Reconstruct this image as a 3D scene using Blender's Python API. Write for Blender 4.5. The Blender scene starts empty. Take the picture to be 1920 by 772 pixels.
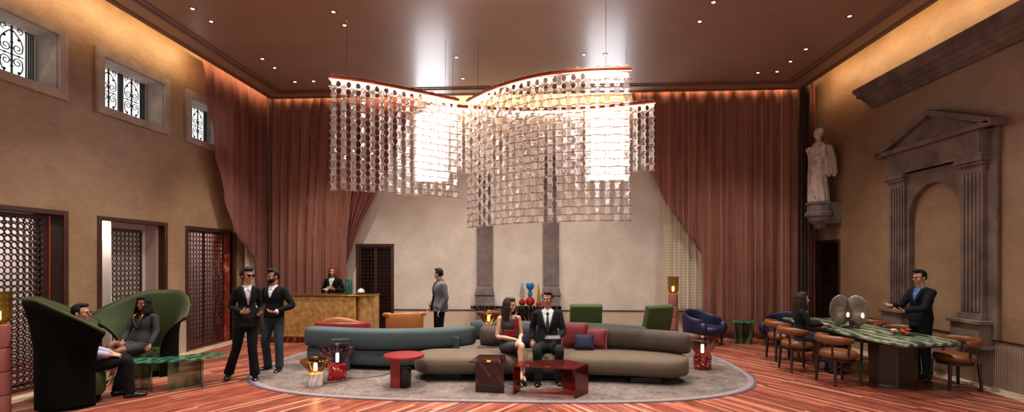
import bpy, bmesh, math, random
from mathutils import Vector, Matrix, noise
random.seed(11)
SC = bpy.context.scene
COL = SC.collection
PI = math.pi
V = Vector
# ---------------------------------------------------------------- camera model
F, CX, HY, EYE = 940.0, 960.0, 488.0, 1.92
TH = math.atan(52.0 / F)
cT, sT = math.cos(TH), math.sin(TH)


def ray(px, py):
    a = (px - CX) / F
    return (a * cT - sT, a * sT + cT, -(py - HY) / F)


def fl(px, py, z=0.0):
    r = ray(px, py)
    t = (z - EYE) / r[2]
    return (r[0] * t, r[1] * t)


def aty(px, py, Y):
    r = ray(px, py)
    t = Y / r[1]
    return (r[0] * t, Y, EYE + r[2] * t)


def atx(px, py, X):
    r = ray(px, py)
    t = X / r[0]
    return (X, r[1] * t, EYE + r[2] * t)


cam = bpy.data.cameras.new('camera')
cam.sensor_width = 36
cam.lens = F / 1920 * 36
cam.shift_y = (HY - 386) / 1920
cam.clip_end = 200
co = bpy.data.objects.new('camera', cam)
COL.objects.link(co)
co.location = (0, 0, EYE)
co.rotation_euler = (PI / 2, 0, TH)
SC.camera = co


# ---------------------------------------------------------------- mesh builder
def smoothpath(pts, n=8):
    pts = [V(p) for p in pts]
    out = []
    N = len(pts)
    for i in range(N - 1):
        p0 = pts[max(i - 1, 0)]
        p1, p2 = pts[i], pts[i + 1]
        p3 = pts[min(i + 2, N - 1)]
        for k in range(n):
            t = k / n
            out.append(0.5 * ((2 * p1) + (p2 - p0) * t + (2 * p0 - 5 * p1 + 4 * p2 - p3) * t * t + (3 * p1 - p0 - 3 * p2 + p3) * t ** 3))
    out.append(pts[-1])
    return out


class MB:
    def __init__(s):
        s.v, s.f, s.m = [], [], []

    def add(s, vs, fs, mi=0):
        b = len(s.v)
        s.v.extend([tuple(p) for p in vs])
        s.f.extend([tuple(i + b for i in f) for f in fs])
        s.m.extend([mi] * len(fs))
        return s

    def box(s, x0, x1, y0, y1, z0, z1, mi=0):
        vs = [(x, y, z) for z in (z0, z1) for y in (y0, y1) for x in (x0, x1)]
        return s.add(vs, [(0, 2, 3, 1), (4, 5, 7, 6), (0, 1, 5, 4), (2, 6, 7, 3), (0, 4, 6, 2), (1, 3, 7, 5)], mi)

    def obox(s, c, size, R=None, mi=0):
        R = R or Matrix.Identity(3)
        hx, hy, hz = [d / 2 for d in size]
        vs = [V(c) + R @ V((x, y, z)) for z in (-hz, hz) for y in (-hy, hy) for x in (-hx, hx)]
        return s.add(vs, [(0, 2, 3, 1), (4, 5, 7, 6), (0, 1, 5, 4), (2, 6, 7, 3), (0, 4, 6, 2), (1, 3, 7, 5)], mi)

    def beam(s, p, q, w, h, up=(0, 0, 1), mi=0):
        p, q = V(p), V(q)
        d = (q - p)
        L = d.length
        d.normalize()
        a = d.cross(V(up)).normalized()
        b = a.cross(d)
        R = Matrix((d, a, b)).transposed()
        return s.obox((p + q) / 2, (L, w, h), R, mi)

    def lathe(s, prof, c=(0, 0, 0), seg=24, a0=0.0, a1=2 * PI, sx=1, sy=1, mi=0, fn=None, cap=True):
        full = abs(a1 - a0 - 2 * PI) < 1e-6
        n = seg if full else seg + 1
        vs, fs = [], []
        for r, z in prof:
            for i in range(n):
                a = a0 + (a1 - a0) * i / seg
                k = fn(a, z) if fn else 1
                vs.append((c[0] + r * k * sx * math.cos(a), c[1] + r * k * sy * math.sin(a), c[2] + z))
        for j in range(len(prof) - 1):
            for i in range(seg):
                i2 = (i + 1) % n if full else i + 1
                fs.append((j * n + i, j * n + i2, (j + 1) * n + i2, (j + 1) * n + i))
        if full and cap:
            if prof[0][0] > 1e-5:
                fs.append(tuple(range(n))[::-1])
            if prof[-1][0] > 1e-5:
                fs.append(tuple((len(prof) - 1) * n + i for i in range(n)))
        return s.add(vs, fs, mi)

    def cyl(s, c, r, h, seg=24, r2=None, mi=0):
        return s.lathe([(r, 0), (r if r2 is None else r2, h)], c, seg, mi=mi)

    def tube(s, pts, rad, seg=8, lat=None, mi=0, cap=True):
        pts = [V(p) for p in pts]
        n = len(pts)
        if not isinstance(rad, (list, tuple)):
            rad = [rad] * n
        vs, fs = [], []
        prev = None
        for i in range(n):
            d = (pts[min(i + 1, n - 1)] - pts[max(i - 1, 0)])
            if d.length < 1e-9:
                d = V((0, 0, 1))
            d.normalize()
            if lat is not None:
                L = V(lat)
                L = (L - d * L.dot(d)).normalized()
            elif prev is None:
                L = d.orthogonal().normalized()
            else:
                L = (prev - d * prev.dot(d)).normalized()
            prev = L
            N = d.cross(L)
            r = rad[i]
            ra, rb = r if isinstance(r, (tuple, list)) else (r, r)
            for k in range(seg):
                a = 2 * PI * k / seg
                vs.append(pts[i] + L * ra * math.cos(a) + N * rb * math.sin(a))
        for i in range(n - 1):
            for k in range(seg):
                k2 = (k + 1) % seg
                fs.append((i * seg + k, i * seg + k2, (i + 1) * seg + k2, (i + 1) * seg + k))
        if cap:
            fs.append(tuple(range(seg))[::-1])
            fs.append(tuple((n - 1) * seg + k for k in range(seg)))
        return s.add(vs, fs, mi)

    def ell(s, c, r, R=None, seg=16, ring=10, mi=0):
        if not isinstance(r, (tuple, list)):
            r = (r, r, r)
        vs = [V((0, 0, -r[2]))]
        for j in range(1, ring):
            t = -PI / 2 + PI * j / ring
            for i in range(seg):
                a = 2 * PI * i / seg
                vs.append(V((r[0] * math.cos(t) * math.cos(a), r[1] * math.cos(t) * math.sin(a), r[2] * math.sin(t))))
        vs.append(V((0, 0, r[2])))
        if R is not None:
            vs = [R @ p for p in vs]
        vs = [V(c) + p for p in vs]
        fs = []
        for i in range(seg):
            fs.append((0, 1 + (i + 1) % seg, 1 + i))
            top = len(vs) - 1
            b = 1 + (ring - 2) * seg
            fs.append((top, b + i, b + (i + 1) % seg))
        for j in range(ring - 2):
            for i in range(seg):
                a, b = 1 + j * seg, 1 + (j + 1) * seg
                fs.append((a + i, a + (i + 1) % seg, b + (i + 1) % seg, b + i))
        return s.add(vs, fs, mi)

    def ring(s, c, R, r, axis='y', seg=16, sec=4, mi=0):
        vs, fs = [], []
        for i in range(seg):
            a = 2 * PI * i / seg
            for k in range(sec):
                b = 2 * PI * k / sec + PI / 4
                q = R + r * math.cos(b)
                u, w, t = q * math.cos(a), q * math.sin(a), r * math.sin(b)
                p = {'y': (u, t, w), 'x': (t, u, w), 'z': (u, w, t)}[axis]
                vs.append((c[0] + p[0], c[1] + p[1], c[2] + p[2]))
        for i in range(seg):
            for k in range(sec):
                i2, k2 = (i + 1) % seg, (k + 1) % sec
                fs.append((i * sec + k, i2 * sec + k, i2 * sec + k2, i * sec + k2))
        return s.add(vs, fs, mi)

    def grid(s, fn, nu, nv, mi=0, closeu=False):
        m = nu if closeu else nu + 1
        vs = [fn(i / nu, j / nv) for j in range(nv + 1) for i in range(m)]
        fs = []
        for j in range(nv):
            for i in range(nu):
                i2 = (i + 1) % m if closeu else i + 1
                fs.append((j * m + i, j * m + i2, (j + 1) * m + i2, (j + 1) * m + i))
        return s.add(vs, fs, mi)

    def prism(s, poly, a, b, fn=None, mi=0):
        """polygon (u, v) extruded from w=a to w=b; fn maps (u, v, w) to a point."""
        fn = fn or (lambda u, v, w: (u, v, w))
        n = len(poly)
        vs = [fn(u, v, a) for u, v in poly] + [fn(u, v, b) for u, v in poly]
        fs = [tuple(range(n))[::-1], tuple(range(n, 2 * n))]
        for i in range(n):
            j = (i + 1) % n
            fs.append((i, j, n + j, n + i))
        return s.add(vs, fs, mi)

    def sweep(s, path, w, z0, z1, e=4.0, endr=None, seg=28, mi=0, lean=0.0, bulge=0.0):
        """soft upholstered bar: a superellipse section w wide from z0 to z1 along a ground path, with round ends."""
        pts = smoothpath([(p[0], p[1], 0) for p in path], 14)
        endr = w / 2 if endr is None else endr
        cum = [0]
        for i in range(1, len(pts)):
            cum.append(cum[-1] + (pts[i] - pts[i - 1]).length)
        L = cum[-1]

        def at(d):
            d = min(max(d, 0), L)
            for i in range(1, len(pts)):
                if cum[i] >= d:
                    t = (d - cum[i - 1]) / max(cum[i] - cum[i - 1], 1e-9)
                    return pts[i - 1].lerp(pts[i], t), (pts[i] - pts[i - 1]).normalized()
            return pts[-1], (pts[-1] - pts[-2]).normalized()
        ds = [endr * (1 - math.cos(k / 9 * PI / 2)) for k in range(10)]
        mid = [endr + (L - 2 * endr) * k / 36 for k in range(1, 36)]
        ds = ds + mid + [L - d for d in ds[::-1]]
        vs, fs = [], []
        zc, hh = (z0 + z1) / 2, (z1 - z0) / 2
        for d in ds:
            p, t = at(d)
            n = V((-t.y, t.x, 0))
            q = min(d, L - d)
            k = 1.0 if q >= endr else math.sqrt(max(1 - (1 - q / endr) ** 2, 0))
            kw = 0.02 + 0.98 * k
            kh = 0.55 + 0.45 * k ** 0.6
            for i in range(seg):
                a = 2 * PI * i / seg
                c, sn = math.cos(a), math.sin(a)
                x = math.copysign(abs(c) ** (2 / e), c)
                y = math.copysign(abs(sn) ** (2 / e), sn)
                hz = y * hh * kh
                off = x * (w / 2) * kw * (1 + bulge * (1 - y * y)) + lean * (hz + hh)
                vs.append(p + n * off + V((0, 0, zc + hz)))
        m = len(ds)
        for j in range(m - 1):
            for i in range(seg):
                i2 = (i + 1) % seg
                fs.append((j * seg + i, j * seg + i2, (j + 1) * seg + i2, (j + 1) * seg + i))
        fs.append(tuple(range(seg))[::-1])
        fs.append(tuple((m - 1) * seg + i for i in range(seg)))
        return s.add(vs, fs, mi)

    def xf(s, M, start=0):
        for i in range(start, len(s.v)):
            s.v[i] = tuple(M @ V(s.v[i]))
        return s

    def mesh(s, name, mats):
        me = bpy.data.meshes.new(name)
        me.from_pydata(s.v, [], s.f)
        for m in (mats if isinstance(mats, (list, tuple)) else [mats]):
            me.materials.append(m)
        if any(s.m):
            me.polygons.foreach_set('material_index', s.m)
        bm = bmesh.new()
        bm.from_mesh(me)
        bmesh.ops.recalc_face_normals(bm, faces=bm.faces)
        bm.to_mesh(me)
        bm.free()
        me.update()
        return me

    def build(s, name, mats, parent=None, smooth=35, bevel=0, bseg=2, sub=0, solid=0, flat=False):
        me = s.mesh(name, mats)
        return link(name, me, parent, smooth, bevel, bseg, sub, solid, flat)

    def blob(s, name, mats, parent=None, voxel=0.012, it=3, fac=0.5, cut=None, solid=0):
        """union of everything in the builder as one continuous skin."""
        me = s.mesh(name + '_tmp', mats)
        o = bpy.data.objects.new(name + '_tmp', me)
        COL.objects.link(o)
        r = o.modifiers.new('r', 'REMESH')
        r.mode = 'VOXEL'
        r.voxel_size = voxel
        r.use_smooth_shade = True
        if it:
            q = o.modifiers.new('s', 'SMOOTH')
            q.factor = fac
            q.iterations = it
        dg = bpy.context.evaluated_depsgraph_get()
        me2 = bpy.data.meshes.new_from_object(o.evaluated_get(dg), depsgraph=dg)
        bpy.data.objects.remove(o)
        bpy.data.meshes.remove(me)
        me2.name = name
        if not me2.materials:
            for m in (mats if isinstance(mats, (list, tuple)) else [mats]):
                me2.materials.append(m)
        if cut:
            bm = bmesh.new()
            bm.from_mesh(me2)
            kill = [f for f in bm.faces if cut(f.calc_center_median())]
            bmesh.ops.delete(bm, geom=kill, context='FACES')
            for _ in range(6):
                rim = [v for v in bm.verts if v.is_boundary]
                bmesh.ops.smooth_vert(bm, verts=rim, factor=0.5, use_axis_x=True, use_axis_y=True, use_axis_z=True)
            bmesh.ops.delete(bm, geom=[v for v in bm.verts if not v.link_faces], context='VERTS')
            bm.to_mesh(me2)
            bm.free()
        return link(name, me2, parent, 180, 0, 2, 0, solid)


def link(name, me, parent=None, smooth=35, bevel=0, bseg=2, sub=0, solid=0, flat=False):
    o = bpy.data.objects.new(name, me)
    COL.objects.link(o)
    if not flat:
        me.polygons.foreach_set('use_smooth', [True] * len(me.polygons))
        if smooth < 179:
            me.set_sharp_from_angle(angle=math.radians(smooth))
    if solid:
        m = o.modifiers.new('solid', 'SOLIDIFY')
        m.thickness = solid
        m.offset = 0
    if bevel:
        m = o.modifiers.new('bevel', 'BEVEL')
        m.width = bevel
        m.segments = bseg
        m.limit_method = 'ANGLE'
        m.angle_limit = math.radians(40)
    if sub:
        m = o.modifiers.new('sub', 'SUBSURF')
        m.levels = sub
        m.render_levels = sub
    if parent:
        o.parent = parent
    return o


def tag(o, label=None, cat=None, group=None, kind=None):
    if label:
        o['label'] = label
    if cat:
        o['category'] = cat
    if group:
        o['group'] = group
    if kind:
        o['kind'] = kind
    return o


def thing(name, label, cat, loc=(0, 0, 0), rz=0.0, group=None, kind=None):
    o = bpy.data.objects.new(name, None)
    COL.objects.link(o)
    o.empty_display_size = 0.1
    o.location = loc
    o.rotation_euler = (0, 0, rz)
    return tag(o, label, cat, group, kind)


def dup(o, loc=None, rz=None, label=None, parent=None):
    kids = list(o.children)
    c = o.copy()
    COL.objects.link(c)
    if parent:
        c.parent = parent
    if loc is not None:
        c.location = loc
    if rz is not None:
        c.rotation_euler = (0, 0, rz)
    if label:
        c['label'] = label
    for k in kids:
        dup(k, parent=c)
    return c


# ---------------------------------------------------------------- materials
def lin(h):
    h = h.lstrip('#')
    r = [int(h[i:i + 2], 16) / 255 for i in (0, 2, 4)]
    return tuple((c / 12.92 if c <= 0.04045 else ((c + 0.055) / 1.055) ** 2.4) for c in r) + (1.0,)


class NT:
    def __init__(s, name):
        s.m = bpy.data.materials.new(name)
        s.m.use_nodes = True
        s.t = s.m.node_tree
        s.t.nodes.clear()
        s.out = s.n('ShaderNodeOutputMaterial')

    def n(s, typ, ins=None, **kw):
        nd = s.t.nodes.new(typ)
        for k, v in kw.items():
            setattr(nd, k, v)
        for k, v in (ins or {}).items():
            if isinstance(v, bpy.types.NodeSocket):
                s.t.links.new(v, nd.inputs[k])
            else:
                nd.inputs[k].default_value = v
        return nd

    def math(s, op, a, b=0.0, c=None):
        ins = {0: a, 1: b}
        if c is not None:
            ins[2] = c
        return s.n('ShaderNodeMath', ins, operation=op).outputs[0]

    def coord(s, scale=(1, 1, 1), rot=(0, 0, 0), loc=(0, 0, 0)):
        tc = s.n('ShaderNodeTexCoord')
        mp = s.n('ShaderNodeMapping', {'Vector': tc.outputs['Object'], 'Scale': scale, 'Rotation': rot, 'Location': loc})
        return mp.outputs[0]

    def noise(s, vec, scale, detail=4, rough=0.55, dist=0.0):
        return s.n('ShaderNodeTexNoise', {'Vector': vec, 'Scale': scale, 'Detail': detail, 'Roughness': rough, 'Distortion': dist}).outputs[0]

    def ramp(s, fac, stops):
        r = s.n('ShaderNodeValToRGB', {0: fac})
        e = r.color_ramp.elements
        while len(e) < len(stops):
            e.new(0.5)
        for k, (p, c) in zip(e, stops):
            k.position = p
            k.color = c if not isinstance(c, str) else lin(c)
        return r.outputs[0]

    def mix(s, f, a, b, blend='MIX'):
        m = s.n('ShaderNodeMix', data_type='RGBA', blend_type=blend)
        for i, v in ((0, f), (6, a), (7, b)):
            if isinstance(v, bpy.types.NodeSocket):
                s.t.links.new(v, m.inputs[i])
            else:
                m.inputs[i].default_value = v
        return m.outputs[2]

    def bump(s, h, strength=0.3, dist=0.02):
        return s.n('ShaderNodeBump', {'Height': h, 'Strength': strength, 'Distance': dist}).outputs[0]

    def pbr(s, **ins):
        ins = {k.replace('_', ' '): v for k, v in ins.items()}
        b = s.n('ShaderNodeBsdfPrincipled', ins)
        s.fin(b.outputs[0])
        return b

    def fin(s, sh):
        s.t.links.new(sh, s.out.inputs[0])
        return s.m


def mat(name, col, rough=0.5, metal=0.0, var=0.0, vs=6.0, st=(1, 1, 1), bump=0.0, bs=40.0, col2=None, sheen=0.0, coat=0.0, spec=0.5, detail=4):
    t = NT(name)
    c = lin(col)
    nrm = None
    cc = c
    if var or col2:
        vec = t.coord(st)
        f = t.noise(vec, vs, detail)
        hi = lin(col2) if col2 else tuple(min(1, x * (1 + var)) for x in c[:3]) + (1,)
        lo = c if col2 else tuple(x * (1 - var) for x in c[:3]) + (1,)
        cc = t.ramp(f, [(0.32, lo), (0.68, hi)])
    ins = {'Base Color': cc, 'Roughness': rough, 'Metallic': metal, 'Specular IOR Level': spec}
    if bump:
        ins['Normal'] = t.bump(t.noise(t.coord(st), bs, 3), bump, 0.01)
    if sheen:
        ins['Sheen Weight'] = sheen
        ins['Sheen Roughness'] = 0.4
        ins['Sheen Tint'] = tuple(min(1, x * 1.5 + 0.08) for x in c[:3]) + (1,)
    if coat:
        ins['Coat Weight'] = coat
        ins['Coat Roughness'] = 0.1
    b = t.n('ShaderNodeBsdfPrincipled', ins)
    return t.fin(b.outputs[0])


def emis(name, col, s):
    t = NT(name)
    return t.fin(t.n('ShaderNodeEmission', {0: lin(col), 1: s}).outputs[0])


def thin_glass(name, col, gloss=0.08, rough=0.02, body=0.0, bodycol=None):
    """sheet glass: tinted see-through plus a mirror share that grows at grazing angles."""
    t = NT(name)
    tr = t.n('ShaderNodeBsdfTransparent', {0: lin(col)})
    gl = t.n('ShaderNodeBsdfGlossy', {0: (1, 1, 1, 1), 'Roughness': rough})
    fr = t.n('ShaderNodeFresnel', {0: 1.35})
    f = t.math('ADD', t.math('MULTIPLY', fr.outputs[0], 0.7), gloss * 0.25)
    base = tr.outputs[0]
    if body:
        df = t.n('ShaderNodeBsdfDiffuse', {0: lin(bodycol or col)})
        base = t.n('ShaderNodeMixShader', {0: body, 1: base, 2: df.outputs[0]}).outputs[0]
    return t.fin(t.n('ShaderNodeMixShader', {0: f, 1: base, 2: gl.outputs[0]}).outputs[0])


def marble(name, stops, scale=3.0, dist=2.5, rough=0.12, st=(1, 1, 1), glassy=0.0, wave=True, coat=0.0):
    t = NT(name)
    vec = t.coord(st)
    n1 = t.noise(vec, scale, 6, 0.6, dist)
    if wave:
        w = t.n('ShaderNodeTexWave', {'Vector': vec, 'Scale': scale * 0.7, 'Distortion': 9.0, 'Detail': 3.0, 'Detail Scale': 1.2}).outputs[1]
        n1 = t.math('ADD', t.math('MULTIPLY', n1, 0.6), t.math('MULTIPLY', w, 0.4))
    c = t.ramp(n1, stops)
    b = t.n('ShaderNodeBsdfPrincipled', {'Base Color': c, 'Roughness': rough, 'Coat Weight': coat})
    sh = b.outputs[0]
    if glassy:
        tr = t.n('ShaderNodeBsdfTransparent', {0: c})
        lighter = t.mix(0.55, c, (1, 1, 1, 1))
        t.t.links.new(lighter, tr.inputs[0])
        sh = t.n('ShaderNodeMixShader', {0: glassy, 1: sh, 2: tr.outputs[0]}).outputs[0]
    return t.fin(sh)


def terrazzo(name, base, chip, chip2, scale=38):
    t = NT(name)
    v = t.n('ShaderNodeTexVoronoi', {'Vector': t.coord(), 'Scale': scale})
    r = t.n('ShaderNodeSeparateColor', {0: v.outputs['Color']})
    c = t.ramp(r.outputs[0], [(0.0, base), (0.45, chip2), (0.62, base), (0.78, chip), (0.9, chip2)])
    c.node.color_ramp.interpolation = 'CONSTANT'
    return t.fin(t.n('ShaderNodeBsdfPrincipled', {'Base Color': c, 'Roughness': 0.15}).outputs[0])


def m_floor():
    t = NT('chevron_wood')
    tc = t.n('ShaderNodeTexCoord')
    sp = t.n('ShaderNodeSeparateXYZ', {0: tc.outputs['Object']})
    ax = t.math('ABSOLUTE', sp.outputs[0])
    y = sp.outputs[1]
    ca, sa = math.cos(math.radians(32)), math.sin(math.radians(32))
    p = t.math('ADD', t.math('MULTIPLY', ax, ca), t.math('MULTIPLY', y, sa))
    q = t.math('SUBTRACT', t.math('MULTIPLY', y, ca), t.math('MULTIPLY', ax, sa))
    side = t.math('MULTIPLY', t.math('SIGN', sp.outputs[0]), 20.0)
    vec = t.n('ShaderNodeCombineXYZ', {0: t.math('ADD', q, side), 1: p, 2: 0.0}).outputs[0]
    br = t.n('ShaderNodeTexBrick', {'Vector': vec, 'Color1': (0, 0, 0, 1), 'Color2': (1, 1, 1, 1), 'Mortar': (0.0, 0.0, 0.0, 1), 'Scale': 1.0,
                                    'Mortar Size': 0.0016, 'Brick Width': 1.7, 'Row Height': 0.056, 'Bias': 0.0}, offset=0.37)
    tone = t.ramp(br.outputs[0], [(0.0, '#35100b'), (0.3, '#6a271b'), (0.55, '#883c2a'), (0.8, '#a85f48'), (1.0, '#d6a288')])
    gv = t.n('ShaderNodeMapping', {'Vector': vec, 'Scale': (1.2, 26, 1)}).outputs[0]
    gr = t.noise(gv, 2.0, 5, 0.6)
    c = t.mix(0.5, tone, t.ramp(gr, [(0.34, '#36130c'), (0.5, '#7c3a28'), (0.68, '#c08a70')]))
    c = t.mix(br.outputs[1], c, lin('#3a160d'))
    ro = t.math('ADD', t.math('MULTIPLY', gr, 0.18), 0.24)
    b = t.n('ShaderNodeBsdfPrincipled', {'Base Color': c, 'Roughness': ro, 'Specular IOR Level': 0.5, 'Normal': t.bump(gr, 0.12, 0.004)})
    return t.fin(b.outputs[0])


def m_plaster(name, c1, c2, rough=0.45, spec=0.5, sc=1.2, bump=0.25):
    t = NT(name)
    vec = t.coord()
    f = t.math('ADD', t.math('MULTIPLY', t.noise(vec, sc, 8, 0.65, 0.4), 0.65), t.math('MULTIPLY', t.noise(t.coord((1, 1, 4)), sc * 5, 6, 0.7), 0.35))
    c = t.ramp(f, [(0.34, c1), (0.66, c2)])
    n2 = t.noise(t.coord((1.2, 1.2, 2.4)), 9, 6, 0.65)
    ro = t.math('ADD', t.math('MULTIPLY', t.noise(vec, 3, 4), 0.25), rough - 0.12)
    b = t.n('ShaderNodeBsdfPrincipled', {'Base Color': c, 'Roughness': ro, 'Specular IOR Level': spec, 'Normal': t.bump(n2, bump, 0.02)})
    return t.fin(b.outputs[0])


def m_fluted(name, c1, c2, freq=28):
    t = NT(name)
    tc = t.n('ShaderNodeTexCoord')
    sp = t.n('ShaderNodeSeparateXYZ', {0: tc.outputs['Object']})
    u = t.math('MULTIPLY', t.math('ADD', sp.outputs[0], sp.outputs[1]), freq * PI)
    h = t.math('ABSOLUTE', t.math('SINE', u))
    c = t.mix(t.math('POWER', h, 0.5), lin(c1), lin(c2))
    b = t.n('ShaderNodeBsdfPrincipled', {'Base Color': c, 'Roughness': 0.55, 'Normal': t.bump(h, 0.8, 0.012)})
    return t.fin(b.outputs[0])


def m_cloth(name, cols, grid, dens=0.86, gridf=26.0, zf=26.0, trl=0.35, gmix=0.5):
    """sheer woven curtain: vertical colour streaks, a plaid of pale threads, some see-through between the threads."""
    t = NT(name)
    tc = t.n('ShaderNodeTexCoord')
    sp = t.n('ShaderNodeSeparateXYZ', {0: tc.outputs['Object']})
    u = t.math('ADD', sp.outputs[0], sp.outputs[1])
    st = t.noise(t.n('ShaderNodeCombineXYZ', {0: t.math('MULTIPLY', u, 9.0), 1: 0.0, 2: t.math('MULTIPLY', sp.outputs[2], 0.25)}).outputs[0], 1.0, 5, 0.7)
    c = t.ramp(st, cols)
    fx = t.math('LESS_THAN', t.math('FRACT', t.math('MULTIPLY', u, gridf)), 0.22)
    fz = t.math('LESS_THAN', t.math('FRACT', t.math('MULTIPLY', sp.outputs[2], zf)), 0.22)
    wx = t.noise(t.n('ShaderNodeCombineXYZ', {0: t.math('MULTIPLY', u, 3.0), 1: 5.0, 2: t.math('MULTIPLY', sp.outputs[2], 0.4)}).outputs[0], 1.6, 3)
    wz = t.noise(t.n('ShaderNodeCombineXYZ', {0: t.math('MULTIPLY', u, 0.6), 1: 9.0, 2: t.math('MULTIPLY', sp.outputs[2], 2.0)}).outputs[0], 1.6, 3)
    g = t.math('MAXIMUM', t.math('MULTIPLY', fx, t.math('MULTIPLY', wx, 1.3)), t.math('MULTIPLY', fz, t.math('MULTIPLY', wz, 1.2)))
    c = t.mix(t.math('MULTIPLY', g, gmix), c, lin(grid))
    d = t.n('ShaderNodeBsdfDiffuse', {0: c})
    tl = t.n('ShaderNodeBsdfTranslucent', {0: c})
    m1 = t.n('ShaderNodeMixShader', {0: trl, 1: d.outputs[0], 2: tl.outputs[0]})
    tr = t.n('ShaderNodeBsdfTransparent', {0: (1, 1, 1, 1)})
    a = t.math('MINIMUM', t.math('ADD', t.math('MULTIPLY', g, 0.3), dens), 1.0)
    return t.fin(t.n('ShaderNodeMixShader', {0: a, 1: tr.outputs[0], 2: m1.outputs[0]}).outputs[0])


M = {}
M['floor'] = m_floor()
M['border'] = marble('pale_marble', [(0.25, '#b89c7c'), (0.5, '#cbb393'), (0.75, '#d9c6aa')], 2.0, rough=0.25)
M['tan'] = m_plaster('tan_plaster', '#836648', '#a58b6e', 0.42, 0.5)
M['tanr'] = m_plaster('brown_plaster', '#7b5f45', '#9c8064', 0.48, 0.5)
M['pale'] = m_plaster('pale_plaster', '#b4a99d', '#cfc6bb', 0.34, 0.6, 1.6, 0.25)
M['ceil'] = mat('ceiling_lacquer', '#9c7f6d', 0.45, var=0.06, vs=1.5, spec=0.8, bump=0.03, bs=9, coat=0.5)
M['ceil'].node_tree.nodes['Principled BSDF'].inputs['Coat Roughness'].default_value = 0.22
M['ceil_trim'] = mat('ceiling_trim_paint', '#6f4f41', 0.4)
M['cream'] = mat('cream_paint', '#cdbfb0', 0.6, var=0.04)
M['white'] = mat('white_paint', '#d8d2cc', 0.5)
M['pinkwall'] = mat('pink_paint', '#b8a09c', 0.5, var=0.1, vs=2)
M['redmarble'] = marble('red_marble', [(0.2, '#5e1f18'), (0.5, '#8f3a2c'), (0.62, '#a9533f'), (0.8, '#caa08e')], 3, rough=0.15)
M['fluteL'] = m_fluted('fluted_panel_cream', '#8d7966', '#bcaa97')
M['fluteR'] = m_fluted('fluted_panel_taupe', '#75604f', '#98826e')
M['fluteB'] = m_fluted('fluted_panel_pale', '#a0907f', '#c2b3a3')
M['rail'] = mat('dark_rail', '#2c1a14', 0.35)
M['wood'] = mat('dark_wood', '#3e2016', 0.35, var=0.3, vs=3, st=(6, 6, 0.6))
M['wood2'] = mat('lattice_wood', '#321812', 0.4)
M['stone'] = mat('grey_stone', '#5b514e', 0.8, col2='#7f736e', vs=3.5, bump=0.5, bs=14)
M['stoneD'] = mat('brown_stone', '#52433b', 0.8, col2='#7b685d', vs=3.0, bump=0.5, bs=12)
M['frame'] = mat('window_stone', '#9a8d83', 0.7, col2='#b3a79d', vs=4, bump=0.2, bs=20)
M['statue'] = mat('pale_marble_statue', '#a8978a', 0.55, col2='#d2c6bb', vs=7, bump=0.2, bs=20)
M['iron'] = mat('black_iron', '#14110f', 0.5, metal=0.4)
M['copper'] = mat('copper', '#a4553c', 0.35, metal=0.7)
M['curt'] = m_cloth('pink_sheer', [(0.3, '#6e3d36'), (0.45, '#8f564c'), (0.6, '#a2685b'), (0.78, '#b98d72')], '#e2c2a8', 0.86, 22, 22)
M['curtL'] = m_cloth('pink_sheer_light', [(0.3, '#86504a'), (0.55, '#a56a62'), (0.8, '#c09488')], '#e0beb2', 0.7, 24, 24, trl=0.5)
M['swag'] = m_cloth('rose_voile', [(0.3, '#8a514b'), (0.55, '#a56a63'), (0.8, '#bb8a82')], '#c09088', 0.86, gridf=80, zf=80)
M['mesh'] = m_cloth('gold_mesh', [(0.3, '#d8ccb2'), (0.6, '#e2d8c0'), (0.8, '#ece4d0')], '#fffaf0', 0.6, 15, 15, 0.5, 0.95)
M['stripe'] = m_cloth('dark_stripe', [(0.35, '#2a1714'), (0.5, '#54433a'), (0.6, '#341f1c'), (0.72, '#6e4038'), (0.85, '#7a6a58')], '#8a7868', 0.97, 40, 90, 0.1, 0.2)
M['gold'] = mat('hammered_gold', '#9a7440', 0.42, metal=0.4, col2='#d0a868', vs=9, bump=0.35, bs=26)
M['goldr'] = mat('brushed_gold', '#a8803f', 0.25, metal=0.9, var=0.1)
M['teal'] = mat('teal_velvet', '#364446', 0.85, var=0.12, vs=3, sheen=0.15)
M['teal2'] = mat('dark_teal_velvet', '#293638', 0.8, sheen=0.15)
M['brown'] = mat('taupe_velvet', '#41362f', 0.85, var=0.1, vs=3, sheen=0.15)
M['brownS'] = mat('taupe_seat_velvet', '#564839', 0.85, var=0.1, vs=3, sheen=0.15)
M['plinth'] = mat('black_plinth', '#0b0908', 0.6)
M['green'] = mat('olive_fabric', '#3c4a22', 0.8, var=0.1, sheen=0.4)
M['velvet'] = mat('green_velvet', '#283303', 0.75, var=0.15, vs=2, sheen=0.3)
M['felt_shade'] = mat('shaded_green_felt', '#060704', 0.95, spec=0.1)  # outer shell's shade put into its colour; the chair plinth shares it
M['blue'] = mat('blue_velvet', '#080f33', 0.5, var=0.1, sheen=0.35)
M['orange'] = mat('tan_leather', '#a06432', 0.42, var=0.1, vs=3)
M['magenta'] = mat('crimson_leather', '#7c2432', 0.4, var=0.08)
M['leather'] = mat('brown_leather', '#70401f', 0.4, var=0.1, vs=4)
M['chairwood'] = mat('walnut', '#2c1a12', 0.4, var=0.3, vs=3, st=(8, 8, 1))
M['redlac'] = mat('red_lacquer', '#7c1a1c', 0.3)
M['redglass'] = thin_glass('red_glass', '#c4604e', 0.10, 0.03, 0.14, '#7c342a')
M['redglassD'] = thin_glass('dark_red_glass', '#8a3a2c', 0.12, 0.03, 0.25, '#481812')
M['greenglass'] = marble('green_marbled_glass', [(0.25, '#123a26'), (0.42, '#2f6a48'), (0.55, '#6f8f6c'), (0.7, '#9d9a7c'), (0.85, '#4a8a5c')], 2.2, 3, 0.06, glassy=0.68)
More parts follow.
